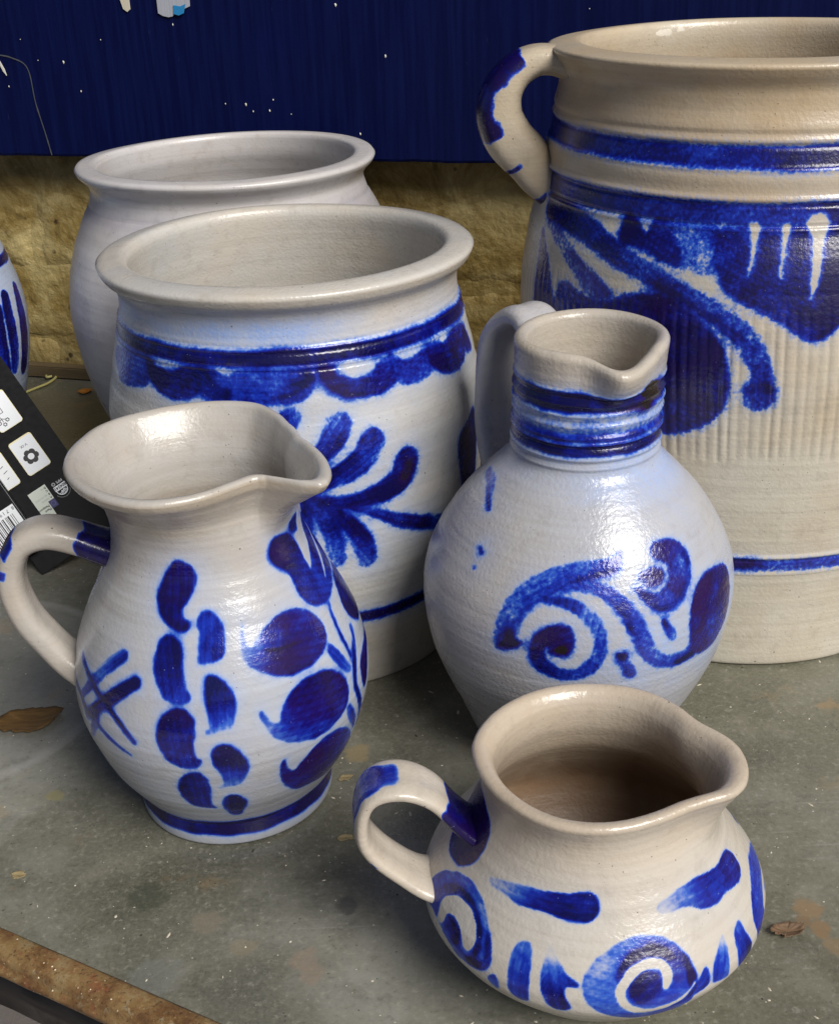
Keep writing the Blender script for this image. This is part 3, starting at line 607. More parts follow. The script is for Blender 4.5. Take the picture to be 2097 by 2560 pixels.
def make_handle(name, parent, mat, az, path, width, thick, flare=1.5, marks=(), toast_shade=0.4, haze=0.0, groove=0.0, tprof=None, lean=None):
    P = resample(crom(np.array(path, float), 14), 0.8)
    n = len(P)
    T = np.gradient(P, axis=0); T /= np.linalg.norm(T, axis=1)[:, None]
    Nn = np.stack([-T[:, 1], T[:, 0]], 1)
    Nn *= -1 if np.mean(Nn[:, 0]) * 1 < 0 and False else 1
    t = np.linspace(0, 1, n)
    f = 1 + (flare - 1) * (np.exp(-t / 0.07) + np.exp(-(1 - t) / 0.07))
    m = 44
    a = np.linspace(0, 2 * np.pi, m, endpoint=False)
    ca, sa = np.cos(a), np.sin(a)
    ex = np.sign(ca) * np.abs(ca) ** 0.75; ey = np.sign(sa) * np.abs(sa) ** 0.75
    rng = np.random.RandomState(len(name) + int(abs(az)))
    wv = 1 + 0.03 * np.sin(t * 9 + rng.rand() * 6) + 0.02 * np.sin(t * 21)
    w = (width / 2 * f * wv)[:, None] * ex[None, :]
    tp_ = np.interp(t, tprof[0], tprof[1]) if tprof else 1.0
    th = (thick / 2 * (1 + (f - 1) * 0.7) * tp_)[:, None] * ey[None, :]
    th -= groove * np.exp(-(ex[None, :] / 0.35) ** 2) * np.sign(ey)[None, :]
    rho = P[:, :1] + Nn[:, :1] * th; zz = P[:, 1:] + Nn[:, 1:] * th
    A = math.radians(az)
    X = np.stack([rho * math.cos(A) - w * math.sin(A), rho * math.sin(A) + w * math.cos(A), zz], -1) * MM
    if lean:
        X[..., 0] += lean[0] * X[..., 2]; X[..., 1] += lean[1] * X[..., 2]
    me = grid_mesh(name, X)
    cob = np.zeros((n, m)); man = np.zeros((n, m))
    # outward side of the strap: radially away from the loop centre
    cen = P.mean(0)
    outw = np.sign(((P - cen) * Nn).sum(1))[:, None] * ey[None, :]
    S = t[:, None] * (np.linalg.norm(np.diff(P, axis=0), axis=1).sum()) + 0 * outw
    for t0, t1, c, mg, side in marks:
        L = np.linalg.norm(np.diff(P, axis=0), axis=1).sum()
        wob = (1.3 * np.sin(a * 1 + rng.rand() * 6) + 0.8 * np.sin(a * 3 + rng.rand() * 6) + 0.4 * np.sin(a * 7 + rng.rand() * 6))[None, :]
        if side: wob = wob * 0.45
        sd = np.minimum(S + wob - t0 * L, t1 * L - S - wob)
        if side == 'c':
            mid, hl = (t0 + t1) / 2 * L, (t1 - t0) / 2 * L
            sd = np.minimum((1 - np.sqrt(((S - mid) / hl) ** 2 + (ex[None, :] / 0.72) ** 4)) * 4.0, (outw - 0.05) * 5) + 0.4 * np.sin(S * 0.9)
        elif side: sd = np.minimum(sd, (outw - 0.30) * 5 + 0.8 * np.sin(S * 0.24) + 0.25 * np.sin(S * 0.7))
        cov = sstep(-0.9, 0.9, sd)
        cob = cob * (1 - cov) + c * cov; man = man * (1 - cov) + mg * cov
    add_attr(me, "cobalt", cob); add_attr(me, "mangan", man)
    add_attr(me, "haze", np.full((n, m), haze)); add_attr(me, "toast_shade", np.full((n, m), toast_shade))
    return link(name, me, mat, parent)

# ------------------------------------------------------------------ setting: floor, wall, table
def floor_mat():
    k = NT("paving")
    n1 = k.noise(6, 6); n2 = k.noise(400, 3)
    c = k.mix(n1, (0.30, 0.27, 0.25), (0.48, 0.44, 0.42))
    c = k.mix(k.math('MULTIPLY', n2, 0.4), c, (0.2, 0.17, 0.16))
    return k.out(color=c, rough=0.85, nrm=k.bump(n2, 0.6, 0.002))
FLOOR_Z = -0.74
fl = mesh_py("ground", [(-3, -2, FLOOR_Z), (3, -2, FLOOR_Z), (3, 3, FLOOR_Z), (-3, 3, FLOOR_Z)], [(0, 1, 2, 3)], floor_mat())
tag(fl, "pale stone paving under the table", kind="structure")

def limewash():
    k = NT("old_ochre_limewash")
    n1 = k.noise(18, 9, 0.72, dist=0.8); n2 = k.noise(75, 6, 0.65); n3 = k.noise(260, 4)
    c = k.ramp(n1, [(0.32, (0.080, 0.048, 0.010)), (0.46, (0.235, 0.160, 0.042)), (0.64, (0.46, 0.365, 0.16))])
    c = k.mix(k.mr(n2, 0.55, 0.75, 0.0, 0.6), c, (0.20, 0.125, 0.03))
    c = k.mix(k.mr(n2, 0.42, 0.25, 0.0, 0.4), c, (0.52, 0.43, 0.24))
    sp = k.math('MULTIPLY', k.mr(k.voro(75), 0.12, 0.22, 1.0, 0.0), k.mr(k.noise(30, 2), 0.52, 0.58))
    c = k.mix(k.math('MULTIPLY', sp, 0.9), c, (0.035, 0.016, 0.008))
    h = k.math('ADD', k.math('MULTIPLY', n2, 1.0), k.math('MULTIPLY', n3, 0.25))
    return k.out(color=c, rough=k.mr(n2, 0.3, 0.7, 0.45, 0.75), nrm=k.bump(h, 0.8, 0.003))
M_wall = limewash()
WALL_RZ = math.atan(-0.30)
wall = empty("brick_wall", (0, 0.9044, 0), WALL_RZ)
tag(wall, "ochre limewashed brick wall standing behind the table", "wall")
bm = box_bm(-1.3, 1.3, 0.0, 0.16, FLOOR_Z, 1.15)
bm_obj("mortar", bm, M_wall, wall)
random.seed(3)
course, blen = 0.0595, 0.215
for ci in range(-3, 5):
    z0 = 0.0285 + (ci - 1) * course
    off = 0.0 if ci % 2 else blen / 2
    for bi in range(-4, 5):
        x0 = bi * blen + off + 0.02; x1 = x0 + blen - 0.003
        nx_, nz_ = 26, 10
        sd = random.random() * 50
        dpt = 0.0004 + random.random() * 0.0014
        vsl, fsl = [], []
        for jz in range(nz_ + 1):
            for jx in range(nx_ + 1):
                u, v = jx / nx_, jz / nz_
                e = min(u * (x1 - x0), (1 - u) * (x1 - x0), v * (course - 0.003), (1 - v) * (course - 0.003))
                x = x0 + u * (x1 - x0); z = z0 + v * (course - 0.003)
                d = dpt * min(1.0, (e / 0.011)) ** 0.7
                d += 0.0040 * mnoise.noise((x * 17, z * 20, 4.0)) + 0.0016 * mnoise.noise((x * 48, z * 55, 2.0)) + 0.0006 * mnoise.noise((x * 130, z * 140, sd))
                if e < 1e-6: d -= 0.0012
                wx = 0.007 * mnoise.noise((x * 19, z * 23, 8.0)); wz = 0.008 * mnoise.noise((x * 21, z * 17, 11.0)) + 0.002 * mnoise.noise((x * 90, z * 90, 1.0)); x += wx; z += wz
                vsl.append((x, -d, z))
        w_ = nx_ + 1
        for jz in range(nz_):
            for jx in range(nx_):
                i0 = jz * w_ + jx
                fsl.append((i0, i0 + 1, i0 + w_ + 1, i0 + w_))
        mesh_py("brick", vsl, fsl, M_wall, wall, smooth=True)

# painted board fixed to the wall above
def board_mat():
    k = NT("navy_board_paint")
    gr = k.noise(1.0, 5, 0.6, vec=k.mapping((330, 330, 14)))
    n1 = k.noise(8, 4)
    c = k.mix(k.mr(gr, 0.2, 0.9), (0.0008, 0.0022, 0.030), (0.0014, 0.0060, 0.055))
    c = k.mix(k.mr(n1, 0.5, 0.8, 0.0, 0.6), c, (0.0009, 0.0035, 0.060))
    sc_ = k.mr(k.noise(1.0, 6, 0.7, vec=k.mapping((420, 420, 40))), 0.68, 0.78)
    c = k.mix(k.math('MULTIPLY', sc_, 0.28), c, (0.10, 0.14, 0.22))
    return k.out(color=c, rough=k.mr(gr, 0.3, 0.7, 0.5, 0.65), nrm=k.bump(gr, 0.08, 0.0005), **{'Specular IOR Level': 0.12})
M_board = board_mat()
board = empty("wooden_board", (0, 0.9044 - 0.0204, 0), WALL_RZ)
tag(board, "navy painted wooden board fixed to the ochre wall above the pots", "board")
BZ = 0.1785
bx = -1.25
random.seed(8)
vs_, fs_ = [], []
for i in range(601):
    x = -1.2 + 2.4 * i / 600
    w0 = 0.0007 * mnoise.noise((x * 40, 1.0, 0)) + 0.0005 * mnoise.noise((x * 170, 2.0, 0))
    w1 = 0.0005 * mnoise.noise((x * 90, 5.0, 0))
    vs_ += [(x, 0.0105, BZ + w1), (x, -0.0085, BZ + w0), (x, -0.0103 + w1, BZ + 0.0006 + w0), (x, -0.011, BZ + 0.0022 + w0), (x, -0.011, 1.1), (x, 0.0105, 1.1)]
    if i:
        a_ = 6 * (i - 1); b_ = 6 * i
        for q in range(6): fs_.append((a_ + q, b_ + q, b_ + (q + 1) % 6, a_ + (q + 1) % 6))
fs_.append((5, 4, 3, 2, 1, 0)); fs_.append(tuple(3600 + q for q in range(6)))
pl = mesh_py("plank", vs_, fs_, M_board, board)
M_chip = plain("bare_plaster_chip", (0.62, 0.60, 0.52), 0.8)
def on_board(x, z, y=-0.0114):
    """point of the photograph's wall plane x -> board local"""
    return (x / math.cos(WALL_RZ), y, z)
def flat_shape(name, pts, y, thick, mat, parent, jag=0.0):
    bm = bmesh.new()
    a = [bm.verts.new((x + random.uniform(-jag, jag), y, z + random.uniform(-jag, jag))) for x, z in pts]
    f = bm.faces.new(a)
    r_ = bmesh.ops.extrude_face_region(bm, geom=[f])
    for v in r_['geom']:
        if isinstance(v, bmesh.types.BMVert): v.co.y -= thick
    return bm_obj(name, bm, mat, parent)
# small bare spots where staples and paint have come off
vsl, fsl = [], []
for i in range(64):
    x = random.uniform(-0.34, 0.25); z = random.uniform(BZ + 0.006, 0.42)
    s = random.choice([0.00035, 0.0005, 0.0007, 0.0009]); a = random.uniform(-0.5, 0.5)
    b0 = len(vsl)
    for q in range(5):
        an = a + q * 2 * math.pi / 5
        vsl.append((x + s * math.cos(an) * random.uniform(0.6, 1.1), -0.0114, z + s * random.uniform(1.0, 1.7) * math.sin(an)))
    vsl.append((x, -0.0119, z))
    for q in range(5): fsl.append((b0 + q, b0 + (q + 1) % 5, b0 + 5))
ch = mesh_py("paint_chips", vsl, fsl, M_chip, board); ch["kind"] = "stuff"
# hairline crack wandering down the paint
def ribbon(name, pts, w, y, mat, parent):
    P = crom(np.array(pts, float), 8); vs_, fs_ = [], []
    for i, (x, z) in enumerate(P):
        d = P[min(i + 1, len(P) - 1)] - P[max(i - 1, 0)]; d = d / (np.linalg.norm(d) + 1e-9)
        ww = w * (0.5 + 0.8 * abs(mnoise.noise((x * 300, z * 300, 1.0)))) + 0.0001
        vs_ += [(x - d[1] * ww, y, z + d[0] * ww), (x + d[1] * ww, y, z - d[0] * ww)]
        if i: fs_.append((2 * i - 2, 2 * i - 1, 2 * i + 1, 2 * i))
    return mesh_py(name, vs_, fs_, mat, parent)
M_scr = plain("scratched_paint", (0.065, 0.07, 0.075), 0.8)
c_ = math.cos(WALL_RZ)
ribbon("scratch", [(-0.2871 / c_, 0.250), (-0.2745 / c_, 0.2475), (-0.2637 / c_, 0.2403), (-0.2617 / c_, 0.2167), (-0.2580 / c_, 0.196), (-0.2555 / c_, 0.1798)], 0.0005, -0.0115, M_scr, board)
flat_shape("plaster_scar", [(-0.2905 / c_, 0.2455), (-0.2880 / c_, 0.2490), (-0.2840 / c_, 0.2450), (-0.2815 / c_, 0.2395), (-0.2808 / c_, 0.2355), (-0.2828 / c_, 0.2385), (-0.2850 / c_, 0.2430), (-0.2885 / c_, 0.2440), (-0.2895 / c_, 0.2420)], -0.0112, 0.0006, M_chip, board, 0.0003)
# torn paper scraps hanging from staples on the board
def paper_mat(name, c):
    k = NT(name); n = k.noise(1.0, 4, 0.6, vec=k.mapping((700, 700, 60)))
    return k.out(color=k.mix(n, tuple(q * 0.75 for q in c), c), rough=0.8, nrm=k.bump(n, 0.4, 0.0004))
pp = empty("paper_scrap", (0, 0.9044 - 0.0204, 0), WALL_RZ)
tag(pp, "grey torn paper scrap with a bright blue corner stuck on the navy board", "paper")
flat_shape("sheet", [(-0.1605 / c_, 0.315), (-0.1605 / c_, 0.2760), (-0.1570 / c_, 0.2742), (-0.1535 / c_, 0.2730), (-0.1505 / c_, 0.2735), (-0.1490 / c_, 0.2750), (-0.1375 / c_, 0.2800), (-0.136 / c_, 0.315)], -0.0116, 0.0007, paper_mat("grey_paper", (0.40, 0.41, 0.46)), pp, 0.0003)
flat_shape("printed_corner", [(-0.1488 / c_, 0.2805), (-0.1490 / c_, 0.2752), (-0.1455 / c_, 0.2740), (-0.1420 / c_, 0.2755), (-0.1400 / c_, 0.2815), (-0.1440 / c_, 0.2800)], -0.0125, 0.0004, paper_mat("blue_print", (0.01, 0.22, 0.50)), pp, 0.0002)
ps = flat_shape("paper_strip", [(-0.1955, 0.315), (-0.1945, 0.2845), (-0.1930, 0.2790), (-0.1908, 0.2765), (-0.1885, 0.2785), (-0.1880, 0.315)], -0.0112, 0.0009, paper_mat("yellowed_paper", (0.62, 0.57, 0.44)), None, 0.0004)
ps.location = (0, 0.9044 - 0.0204, 0); ps.rotation_euler = (0, 0, WALL_RZ)
tag(ps, "narrow yellowed torn paper strip stuck on the navy board", "paper")

# table
EDGE_P, EDGE_D = Vector((-0.1626, 0.3576, 0)), Vector((0.0887, -0.0492, 0)).normalized()
EDGE_N = Vector((EDGE_D.y, -EDGE_D.x, 0))            # outwards, away from the pots
pA = EDGE_P - EDGE_D * 0.38
pB = EDGE_P + EDGE_D * 0.34
def wally(x): return 0.9044 - 0.30 * x - 0.012
def table_mat():
    k = NT("zinc_grey_table")
    n1 = k.noise(5.5, 7, 0.62); n2 = k.noise(40, 6, 0.65); n3 = k.noise(650, 3, 0.6); n4 = k.noise(2.2, 3)
    c = k.ramp(n1, [(0.34, (0.042, 0.042, 0.028)), (0.48, (0.112, 0.110, 0.080)), (0.63, (0.255, 0.255, 0.22))])
    c = k.mix(k.mr(n4, 0.45, 0.65, 0.0, 0.5), c, (0.13, 0.125, 0.075))
    c = k.mix(k.mr(n2, 0.50, 0.72, 0.0, 0.5), c, (0.20, 0.19, 0.145))
    c = k.mix(k.mr(n2, 0.47, 0.30, 0.0, 0.55), c, (0.06, 0.06, 0.042))
    grain = k.noise(330, 5, 0.75)
    c = k.mix(k.mr(grain, 0.52, 0.70, 0.0, 0.45), c, (0.34, 0.32, 0.27))
    c = k.mix(k.mr(grain, 0.46, 0.32, 0.0, 0.5), c, (0.05, 0.048, 0.036))
    c = k.mix(k.mr(n3, 0.3, 0.75, 0.0, 0.30), c, (0.22, 0.21, 0.175))
    rust = k.math('MULTIPLY', k.mr(k.noise(30, 5, 0.6), 0.60, 0.68), k.mr(k.noise(7, 2), 0.5, 0.6))
    c = k.mix(k.math('MULTIPLY', rust, 0.55), c, (0.26, 0.17, 0.08))
    sp = k.math('MULTIPLY', k.mr(k.voro(260), 0.06, 0.12, 1.0, 0.0), k.mr(k.noise(120, 2), 0.52, 0.6))
    c = k.mix(k.math('MULTIPLY', sp, 0.8), c, (0.03, 0.03, 0.025))
    sw = k.math('MULTIPLY', k.mr(k.voro(230, vec=k.mapping((1, 1, 1), (3, 5, 0))), 0.05, 0.10, 1.0, 0.0), k.mr(k.noise(90, 2), 0.54, 0.60))
    c = k.mix(k.math('MULTIPLY', sw, 0.7), c, (0.60, 0.58, 0.52))
    scr = k.mr(k.noise(1.0, 3, 0.5, vec=k.mapping((18, 520, 1), rot=(0, 0, 0.5))), 0.66, 0.72)
    scr2 = k.mr(k.noise(1.0, 3, 0.5, vec=k.mapping((14, 430, 1), rot=(0, 0, -0.75))), 0.67, 0.73)
    c = k.mix(k.math('MULTIPLY', k.math('MULTIPLY', k.math('MAXIMUM', scr, scr2), k.mr(n1, 0.42, 0.6)), 0.28), c, (0.36, 0.35, 0.31))
    def stain(c, x, y, rad, colr, amt, sharp=0.25):
        dn = k.n("ShaderNodeVectorMath", operation='DISTANCE'); k.t.links.new(k.co, dn.inputs[0]); dn.inputs[1].default_value = (x, y, 0.0)
        dd = k.math('ADD', dn.outputs["Value"], k.math('MULTIPLY', k.math('SUBTRACT', wn_, 0.5), rad * 1.6))
        return k.mix(k.math('MULTIPLY', k.mr(dd, rad * (1 - sharp), rad, 1.0, 0.0), amt), c, colr)
    wn_ = k.noise(170, 5, 0.65)
    for sx, sy, sr, sc3, sa in ((.137, .3505, .0062, (0.22, 0.145, 0.075), 0.75), (.139, .3405, .0050, (0.20, 0.13, 0.065), 0.8), (.1415, .3315, .0055, (0.21, 0.15, 0.085), 0.7), (.1335, .3445, .0035, (0.17, 0.11, 0.06), 0.7),
                               (-.1605, .4344, .0050, (0.22, 0.20, 0.09), 0.7), (-.0314, .4555, .0075, (0.24, 0.185, 0.09), 0.7), (-.0850, .3560, .0075, (0.19, 0.165, 0.12), 0.6), (-.0700, .3420, .0060, (0.22, 0.185, 0.12), 0.5),
                               (-.0480, .3360, .0065, (0.22, 0.165, 0.115), 0.5), (-.0445, .3285, .0055, (0.22, 0.165, 0.115), 0.5), (-.0330, .3620, .0055, (0.035, 0.035, 0.035), 0.6), (-.1100, .3700, .0090, (0.05, 0.055, 0.038), 0.6), (-.1000, .3300, .012, (0.16, 0.165, 0.15), 0.5)):
        c = stain(c, sx, sy, sr, sc3, sa, 0.45)
    # pale tide-mark left by a round pot
    sep = k.n("ShaderNodeVectorMath", operation='DISTANCE')
    k.t.links.new(k.co, sep.inputs[0]); sep.inputs[1].default_value = (-0.2405, 0.5195, 0.0)
    d = k.math('ADD', sep.outputs["Value"], k.math('MULTIPLY', k.math('SUBTRACT', k.noise(14, 3), 0.5), 0.006))
    ring = k.math('MULTIPLY', k.mr(d, 0.083, 0.0885), k.mr(d, 0.0925, 0.089))
    inner = k.math('MULTIPLY', k.mr(d, 0.090, 0.086), k.mr(n2, 0.3, 0.7, 0.25, 0.7))
    c = k.mix(k.math('MULTIPLY', inner, 0.38), c, (0.30, 0.29, 0.28))
    c = k.mix(k.math('MULTIPLY', ring, 0.30), c, (0.40, 0.39, 0.37))
    r = k.mr(n1, 0.3, 0.7, 0.24, 0.46)
    h = k.math('ADD', k.math('MULTIPLY', n3, 0.5), n2)
    return k.out(color=c, rough=r, nrm=k.bump(h, 0.25, 0.0010))
table = empty("garden_table", (0, 0, FLOOR_Z))
tag(table, "grey garden table with a rusty rim carrying the stoneware", "table")
Mtab = table_mat()
outline = [pA, pB, Vector((0.55, pB.y, 0)), Vector((0.55, wally(0.55), 0)), Vector((pA.x, wally(pA.x), 0))]
bm = bmesh.new()
top = [bm.verts.new((p.x, p.y, -FLOOR_Z)) for p in outline]
bot = [bm.verts.new((p.x, p.y, -FLOOR_Z - 0.012)) for p in outline]
bm.faces.new(top); bm.faces.new(bot[::-1])
for i in range(5): bm.faces.new((top[i], bot[i], bot[(i + 1) % 5], top[(i + 1) % 5]))
tt_ = bm_obj("table_top", bm, Mtab, table)
# the tabletop pattern is laid out in world coordinates: shift its mesh so that object space equals world space
tt_.location = (0, 0, -FLOOR_Z)
for v in tt_.data.vertices: v.co.z += FLOOR_Z
def rust_mat():
    k = NT("rusty_rim")
    n1 = k.noise(34, 8, 0.7); n2 = k.noise(110, 8, 0.72); n3 = k.noise(700, 3, 0.7)
    c = k.ramp(n1, [(0.32, (0.040, 0.020, 0.009)), (0.44, (0.12, 0.060, 0.020)), (0.54, (0.20, 0.125, 0.048)), (0.68, (0.27, 0.225, 0.125))])
    c = k.mix(k.mr(n2, 0.5, 0.68, 0.0, 0.75), c, (0.17, 0.050, 0.016))
    c = k.mix(k.mr(n2, 0.42, 0.34, 0.0, 0.6), c, (0.27, 0.24, 0.16))
    c = k.mix(k.mr(n3, 0.44, 0.34, 0.0, 0.7), c, (0.035, 0.018, 0.010))
    c = k.mix(k.mr(n3, 0.60, 0.70, 0.0, 0.5), c, (0.40, 0.26, 0.13))
    sw = k.math('MULTIPLY', k.mr(k.voro(300), 0.07, 0.13, 1.0, 0.0), k.mr(k.noise(140, 2), 0.5, 0.58))
    c = k.mix(sw, c, (0.85, 0.75, 0.55))
    return k.out(color=c, rough=k.mr(n2, 0.3, 0.7, 0.4, 0.7), nrm=k.bump(k.math('ADD', n2, k.math('MULTIPLY', n3, 0.6)), 0.35, 0.0008))
Mrust = rust_mat()
def rim_bar(name, a, b, outw, sect, mat):
    """sweep a cross-section (distance outwards, height) from a to b, wavering a little"""
    n = 90; vs_, fs_ = [], []
    m = len(sect)
    for i in range(n):
        p = a.lerp(b, i / (n - 1))
        for j, (d, h) in enumerate(sect):
            e = 0.0007 * mnoise.noise((p.x * 60, p.y * 60, j * 0.6)) + 0.0004 * mnoise.noise((p.x * 200, p.y * 200, j))
            q = p + outw * (d + e)
            vs_.append((q.x, q.y, -FLOOR_Z + h + e * 0.6))
    for i in range(n - 1):
        for j in range(m):
            fs_.append((i * m + j, (i + 1) * m + j, (i + 1) * m + (j + 1) % m, i * m + (j + 1) % m))
    fs_.append(tuple(range(m))[::-1]); fs_.append(tuple((n - 1) * m + j for j in range(m)))
    return mesh_py(name, vs_, fs_, mat, table, smooth=True)
SECT = [(d * 0.84, h * 0.9) for d, h in [(0.0003, -0.011), (0.0003, 0.0002), (0.0016, 0.0010), (0.006, 0.0013), (0.0105, 0.0008), (0.0128, -0.0008), (0.0134, -0.0028), (0.0136, -0.0048), (0.0150, -0.0056), (0.0157, -0.0070), (0.0152, -0.0090), (0.0130, -0.0112)]]
rim_bar("rim", pA, pB, EDGE_N, SECT, Mrust)
rim_bar("rim", pB + Vector((0.006, 0, 0)), Vector((0.55, pB.y, 0)), Vector((0, -1, 0)), SECT, Mrust)
Mdark = NT("blackened_iron")
_n = Mdark.noise(60, 5)
Mdark = Mdark.out(color=Mdark.mix(_n, (0.010, 0.010, 0.011), (0.045, 0.040, 0.036)), rough=Mdark.mr(_n, 0.3, 0.7, 0.3, 0.6), Metallic=0.5, nrm=Mdark.bump(_n, 0.4, 0.001))
rim_bar("apron", pA, pB, EDGE_N, [(0.003, -0.0125), (0.0092, -0.0125), (0.0092, -0.030), (0.003, -0.030)], Mdark)
def bar(name, a, b, w, h, mat, parent, bev=0.002):
    a, b = Vector(a), Vector(b); d = (b - a).normalized()
    s_ = d.cross(Vector((0, 0, 1)));
    if s_.length < 1e-4: s_ = Vector((1, 0, 0))
    s_.normalize(); u_ = s_.cross(d).normalized()
    bm = box_bm(-w / 2, w / 2, 0, (b - a).length, -h / 2, h / 2, bev)
    mt = Matrix((s_, d, u_)).transposed().to_4x4(); mt.translation = a
    bm.transform(mt)
    return bm_obj(name, bm, mat, parent)
Zt = -FLOOR_Z
bar("brace", (-0.275, 0.365, Zt - 0.075), (-0.030, 0.245, Zt - 0.082), 0.026, 0.008, Mdark, table)
for lx, ly in ((-0.40, 0.66), (-0.02, 0.36), (0.50, 0.36), (0.50, 0.66)):
    bar("leg", (lx, ly, 0.0), (lx, ly, Zt - 0.0125), 0.03, 0.03, Mdark, table)
def strip_mat():
    k = NT("dirty_batten"); n = k.noise(1.0, 5, 0.6, vec=k.mapping((25, 200, 200)))
    return k.out(color=k.mix(n, (0.045, 0.03, 0.012), (0.15, 0.105, 0.05)), rough=0.75, nrm=k.bump(n, 0.5, 0.001))
bt = bm_obj("back_batten", box_bm(-1.2, 1.2, -0.012, -0.0005, Zt + 0.0004, Zt + 0.010, 0.001), strip_mat(), table)
bt.location = (0, 0.9044 - 0.0095, 0); bt.rotation_euler = (0, 0, WALL_RZ)

# ------------------------------------------------------------------ pots
def mm(lst, s=340.0): return [(a * s, b * s) for a, b in lst]

# -- large storage crock with lug handle
G_big = glaze("salt_glaze_buff", (0.52, 0.485, 0.405), (0.41, 0.30, 0.175), mottle=0.85, peel=0.9, rough=0.30, haze=(0.25, 0.33, 0.50))
big = empty("storage_crock", (0.1666, 0.6086, 0))
tag(big, "tall buff storage crock with dark blue bands, swags and one lug handle", "crock")
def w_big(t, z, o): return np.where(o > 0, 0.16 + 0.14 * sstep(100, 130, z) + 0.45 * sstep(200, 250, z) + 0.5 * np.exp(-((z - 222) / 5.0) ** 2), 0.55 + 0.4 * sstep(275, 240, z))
make_pot("body", "big", big, G_big, mm(PROFILE['big']), mm([(.8122, .2925), (.8147, .2885), (.8168, .276), (.8182, .261), (.8184, .253), (.8155, .2465), (.80, .243), (.76, .248), (.68, .262), (.5, .295), (.3, .28), (.1, .245), (.04, .2), (.03, .1), (.03, 0)]),
         step=0.8, colstep=0.62, grooves=[(250.4, -0.56, 0.8), (247.6, 0.64, 0.9), (245.2, -0.8, 0.8), (236.6, 0.88, 0.8), (233, 0.48, 3.0), (225.1, 0.96, 1.2), (222.6, -0.8, 0.8), (214.4, -0.96, 0.6), (213.0, 0.56, 0.6), (62.4, 0.96, 0.9), (60.4, -0.8, 0.7), (53.2, 0.48, 0.6)],
         flute=(112, 184, 152, 0.45), chips=[(113, 273.5, 4.2, 2.2), (106, 274.5, 2.4, 1.4)], warm=w_big, halo_amt=0.30, soft=1.5, seed=4, lump=0.5)
make_handle("handle", big, G_big, 180, mm([(.250, .785), (.275, .794), (.292, .798), (.312, .797), (.335, .786), (.352, .766), (.359, .744), (.358, .722), (.345, .695), (.322, .670), (.304, .645), (.280, .620)]), 26, 12.8, 1.25,
            marks=[(0.26, 0.60, 1.0, 0.35, True), (0.74, 0.765, 0.9, 0.4, True), (0.94, 1.0, 1.0, 0.5, True)], toast_shade=0.6, tprof=((0, .2, .35, .5, .62, .75, .88, 1), (.95, 1.05, 1.30, 1.65, 1.80, 1.80, 1.55, 1.2)))

# -- plain grey crock
G_grey = glaze("salt_glaze_grey", (0.50, 0.485, 0.49), (0.45, 0.40, 0.345), mottle=0.3, peel=0.5, rough=0.26, haze=(0.24, 0.22, 0.32))
def h_grey(t, z, o): return o * (0.30 * np.exp(-((z - 185) / 6) ** 2) + 0.35 * np.exp(-((z - 118 - 14 * np.sin(np.radians(t) * 2.3)) / 18) ** 2) * (0.5 + 0.5 * np.sin(np.radians(t) * 3 + 1)))
gp = make_pot("plain_crock", "grey", None, G_grey, mm(PROFILE['grey']), mm([(.6085, .2583), (.6105, .2545), (.612, .244), (.613, .231), (.6125, .2245), (.609, .2205), (.597, .2205), (.575, .222), (.55, .232), (.5, .252), (.36, .286), (.2, .26), (.06, .2), (.035, .12), (.03, 0)]),
         step=1.1, colstep=1.2, grooves=[(186, -0.5, 1.2), (207.5, -0.25, 0.7)], warm=lambda t, z, o: 0.25 + 0 * z, haze0=h_grey, seed=7, lump=0.7)
gp.location = (-0.1051, 0.7592, 0)
tag(gp, "plain grey undecorated crock with a wide rim in front of the ochre wall", "crock")

# -- blue swagged crock
G_crock = glaze("salt_glaze_cool", (0.46, 0.46, 0.45), (0.53, 0.455, 0.35), mottle=0.55, peel=1.0, rough=0.24)
def w_crock(t, z, o): return np.clip(np.where(o > 0, 0.15 + 0.35 * sstep(-100, -40, t) * sstep(150, 185, z) + 0.4 * sstep(60, 20, z) + 0.35 * sstep(188, 196, z), 0.35), 0, 1)
def h_crock(t, z, o): return o * (0.85 * np.exp(-((z - 180) / 7) ** 2) * sstep(-50, -85, t) + 0.35 * np.exp(-((z - 120) / 30) ** 2) * np.exp(-((t + 85) / 28) ** 2))
cr = make_pot("painted_crock", "crock", None, G_crock, mm(PROFILE['crock']), mm([(.5765, .2568), (.580, .2525), (.5825, .244), (.5842, .232), (.5840, .2235), (.580, .2175), (.571, .2150), (.56, .2155), (.54, .219), (.5, .226), (.4, .247), (.3, .251), (.1, .23), (.04, .19), (.03, .1), (.03, 0)]),
         step=0.75, colstep=0.72, grooves=[(173.6, -0.55, 0.5), (171.9, 0.35, 0.5), (170.6, -0.5, 0.4), (165.6, -0.45, 0.4), (164.4, 0.35, 0.5), (163.2, -0.45, 0.4)], warm=w_crock, haze0=h_crock, halo_amt=0.6, soft=1.3, seed=3, lump=0.6)
cr.location = (-0.0571, 0.5827, 0)
tag(cr, "wide grey crock with a blue scalloped band and feathery blue flower", "crock")

# -- striped pot at the picture's left edge
G_left = glaze("salt_glaze_striped", (0.38, 0.41, 0.45), (0.34, 0.31, 0.26), mottle=0.6, peel=0.8, rough=0.26)
lp = make_pot("striped_pot", "left", None, G_left, mm(PROFILE['left']), mm([(.60, .142), (.606, .138), (.604, .131), (.59, .127), (.52, .148), (.36, .19), (.1, .13), (.04, .1), (.03, 0)]),
         step=0.9, colstep=0.9, front=-40, haze0=lambda t, z, o: o * 0.35, seed=12, lump=0.3)
lp.location = (-0.3060, 0.7480, 0)
tag(lp, "pale stoneware pot with vertical dark blue stripes behind the black packets", "pot")

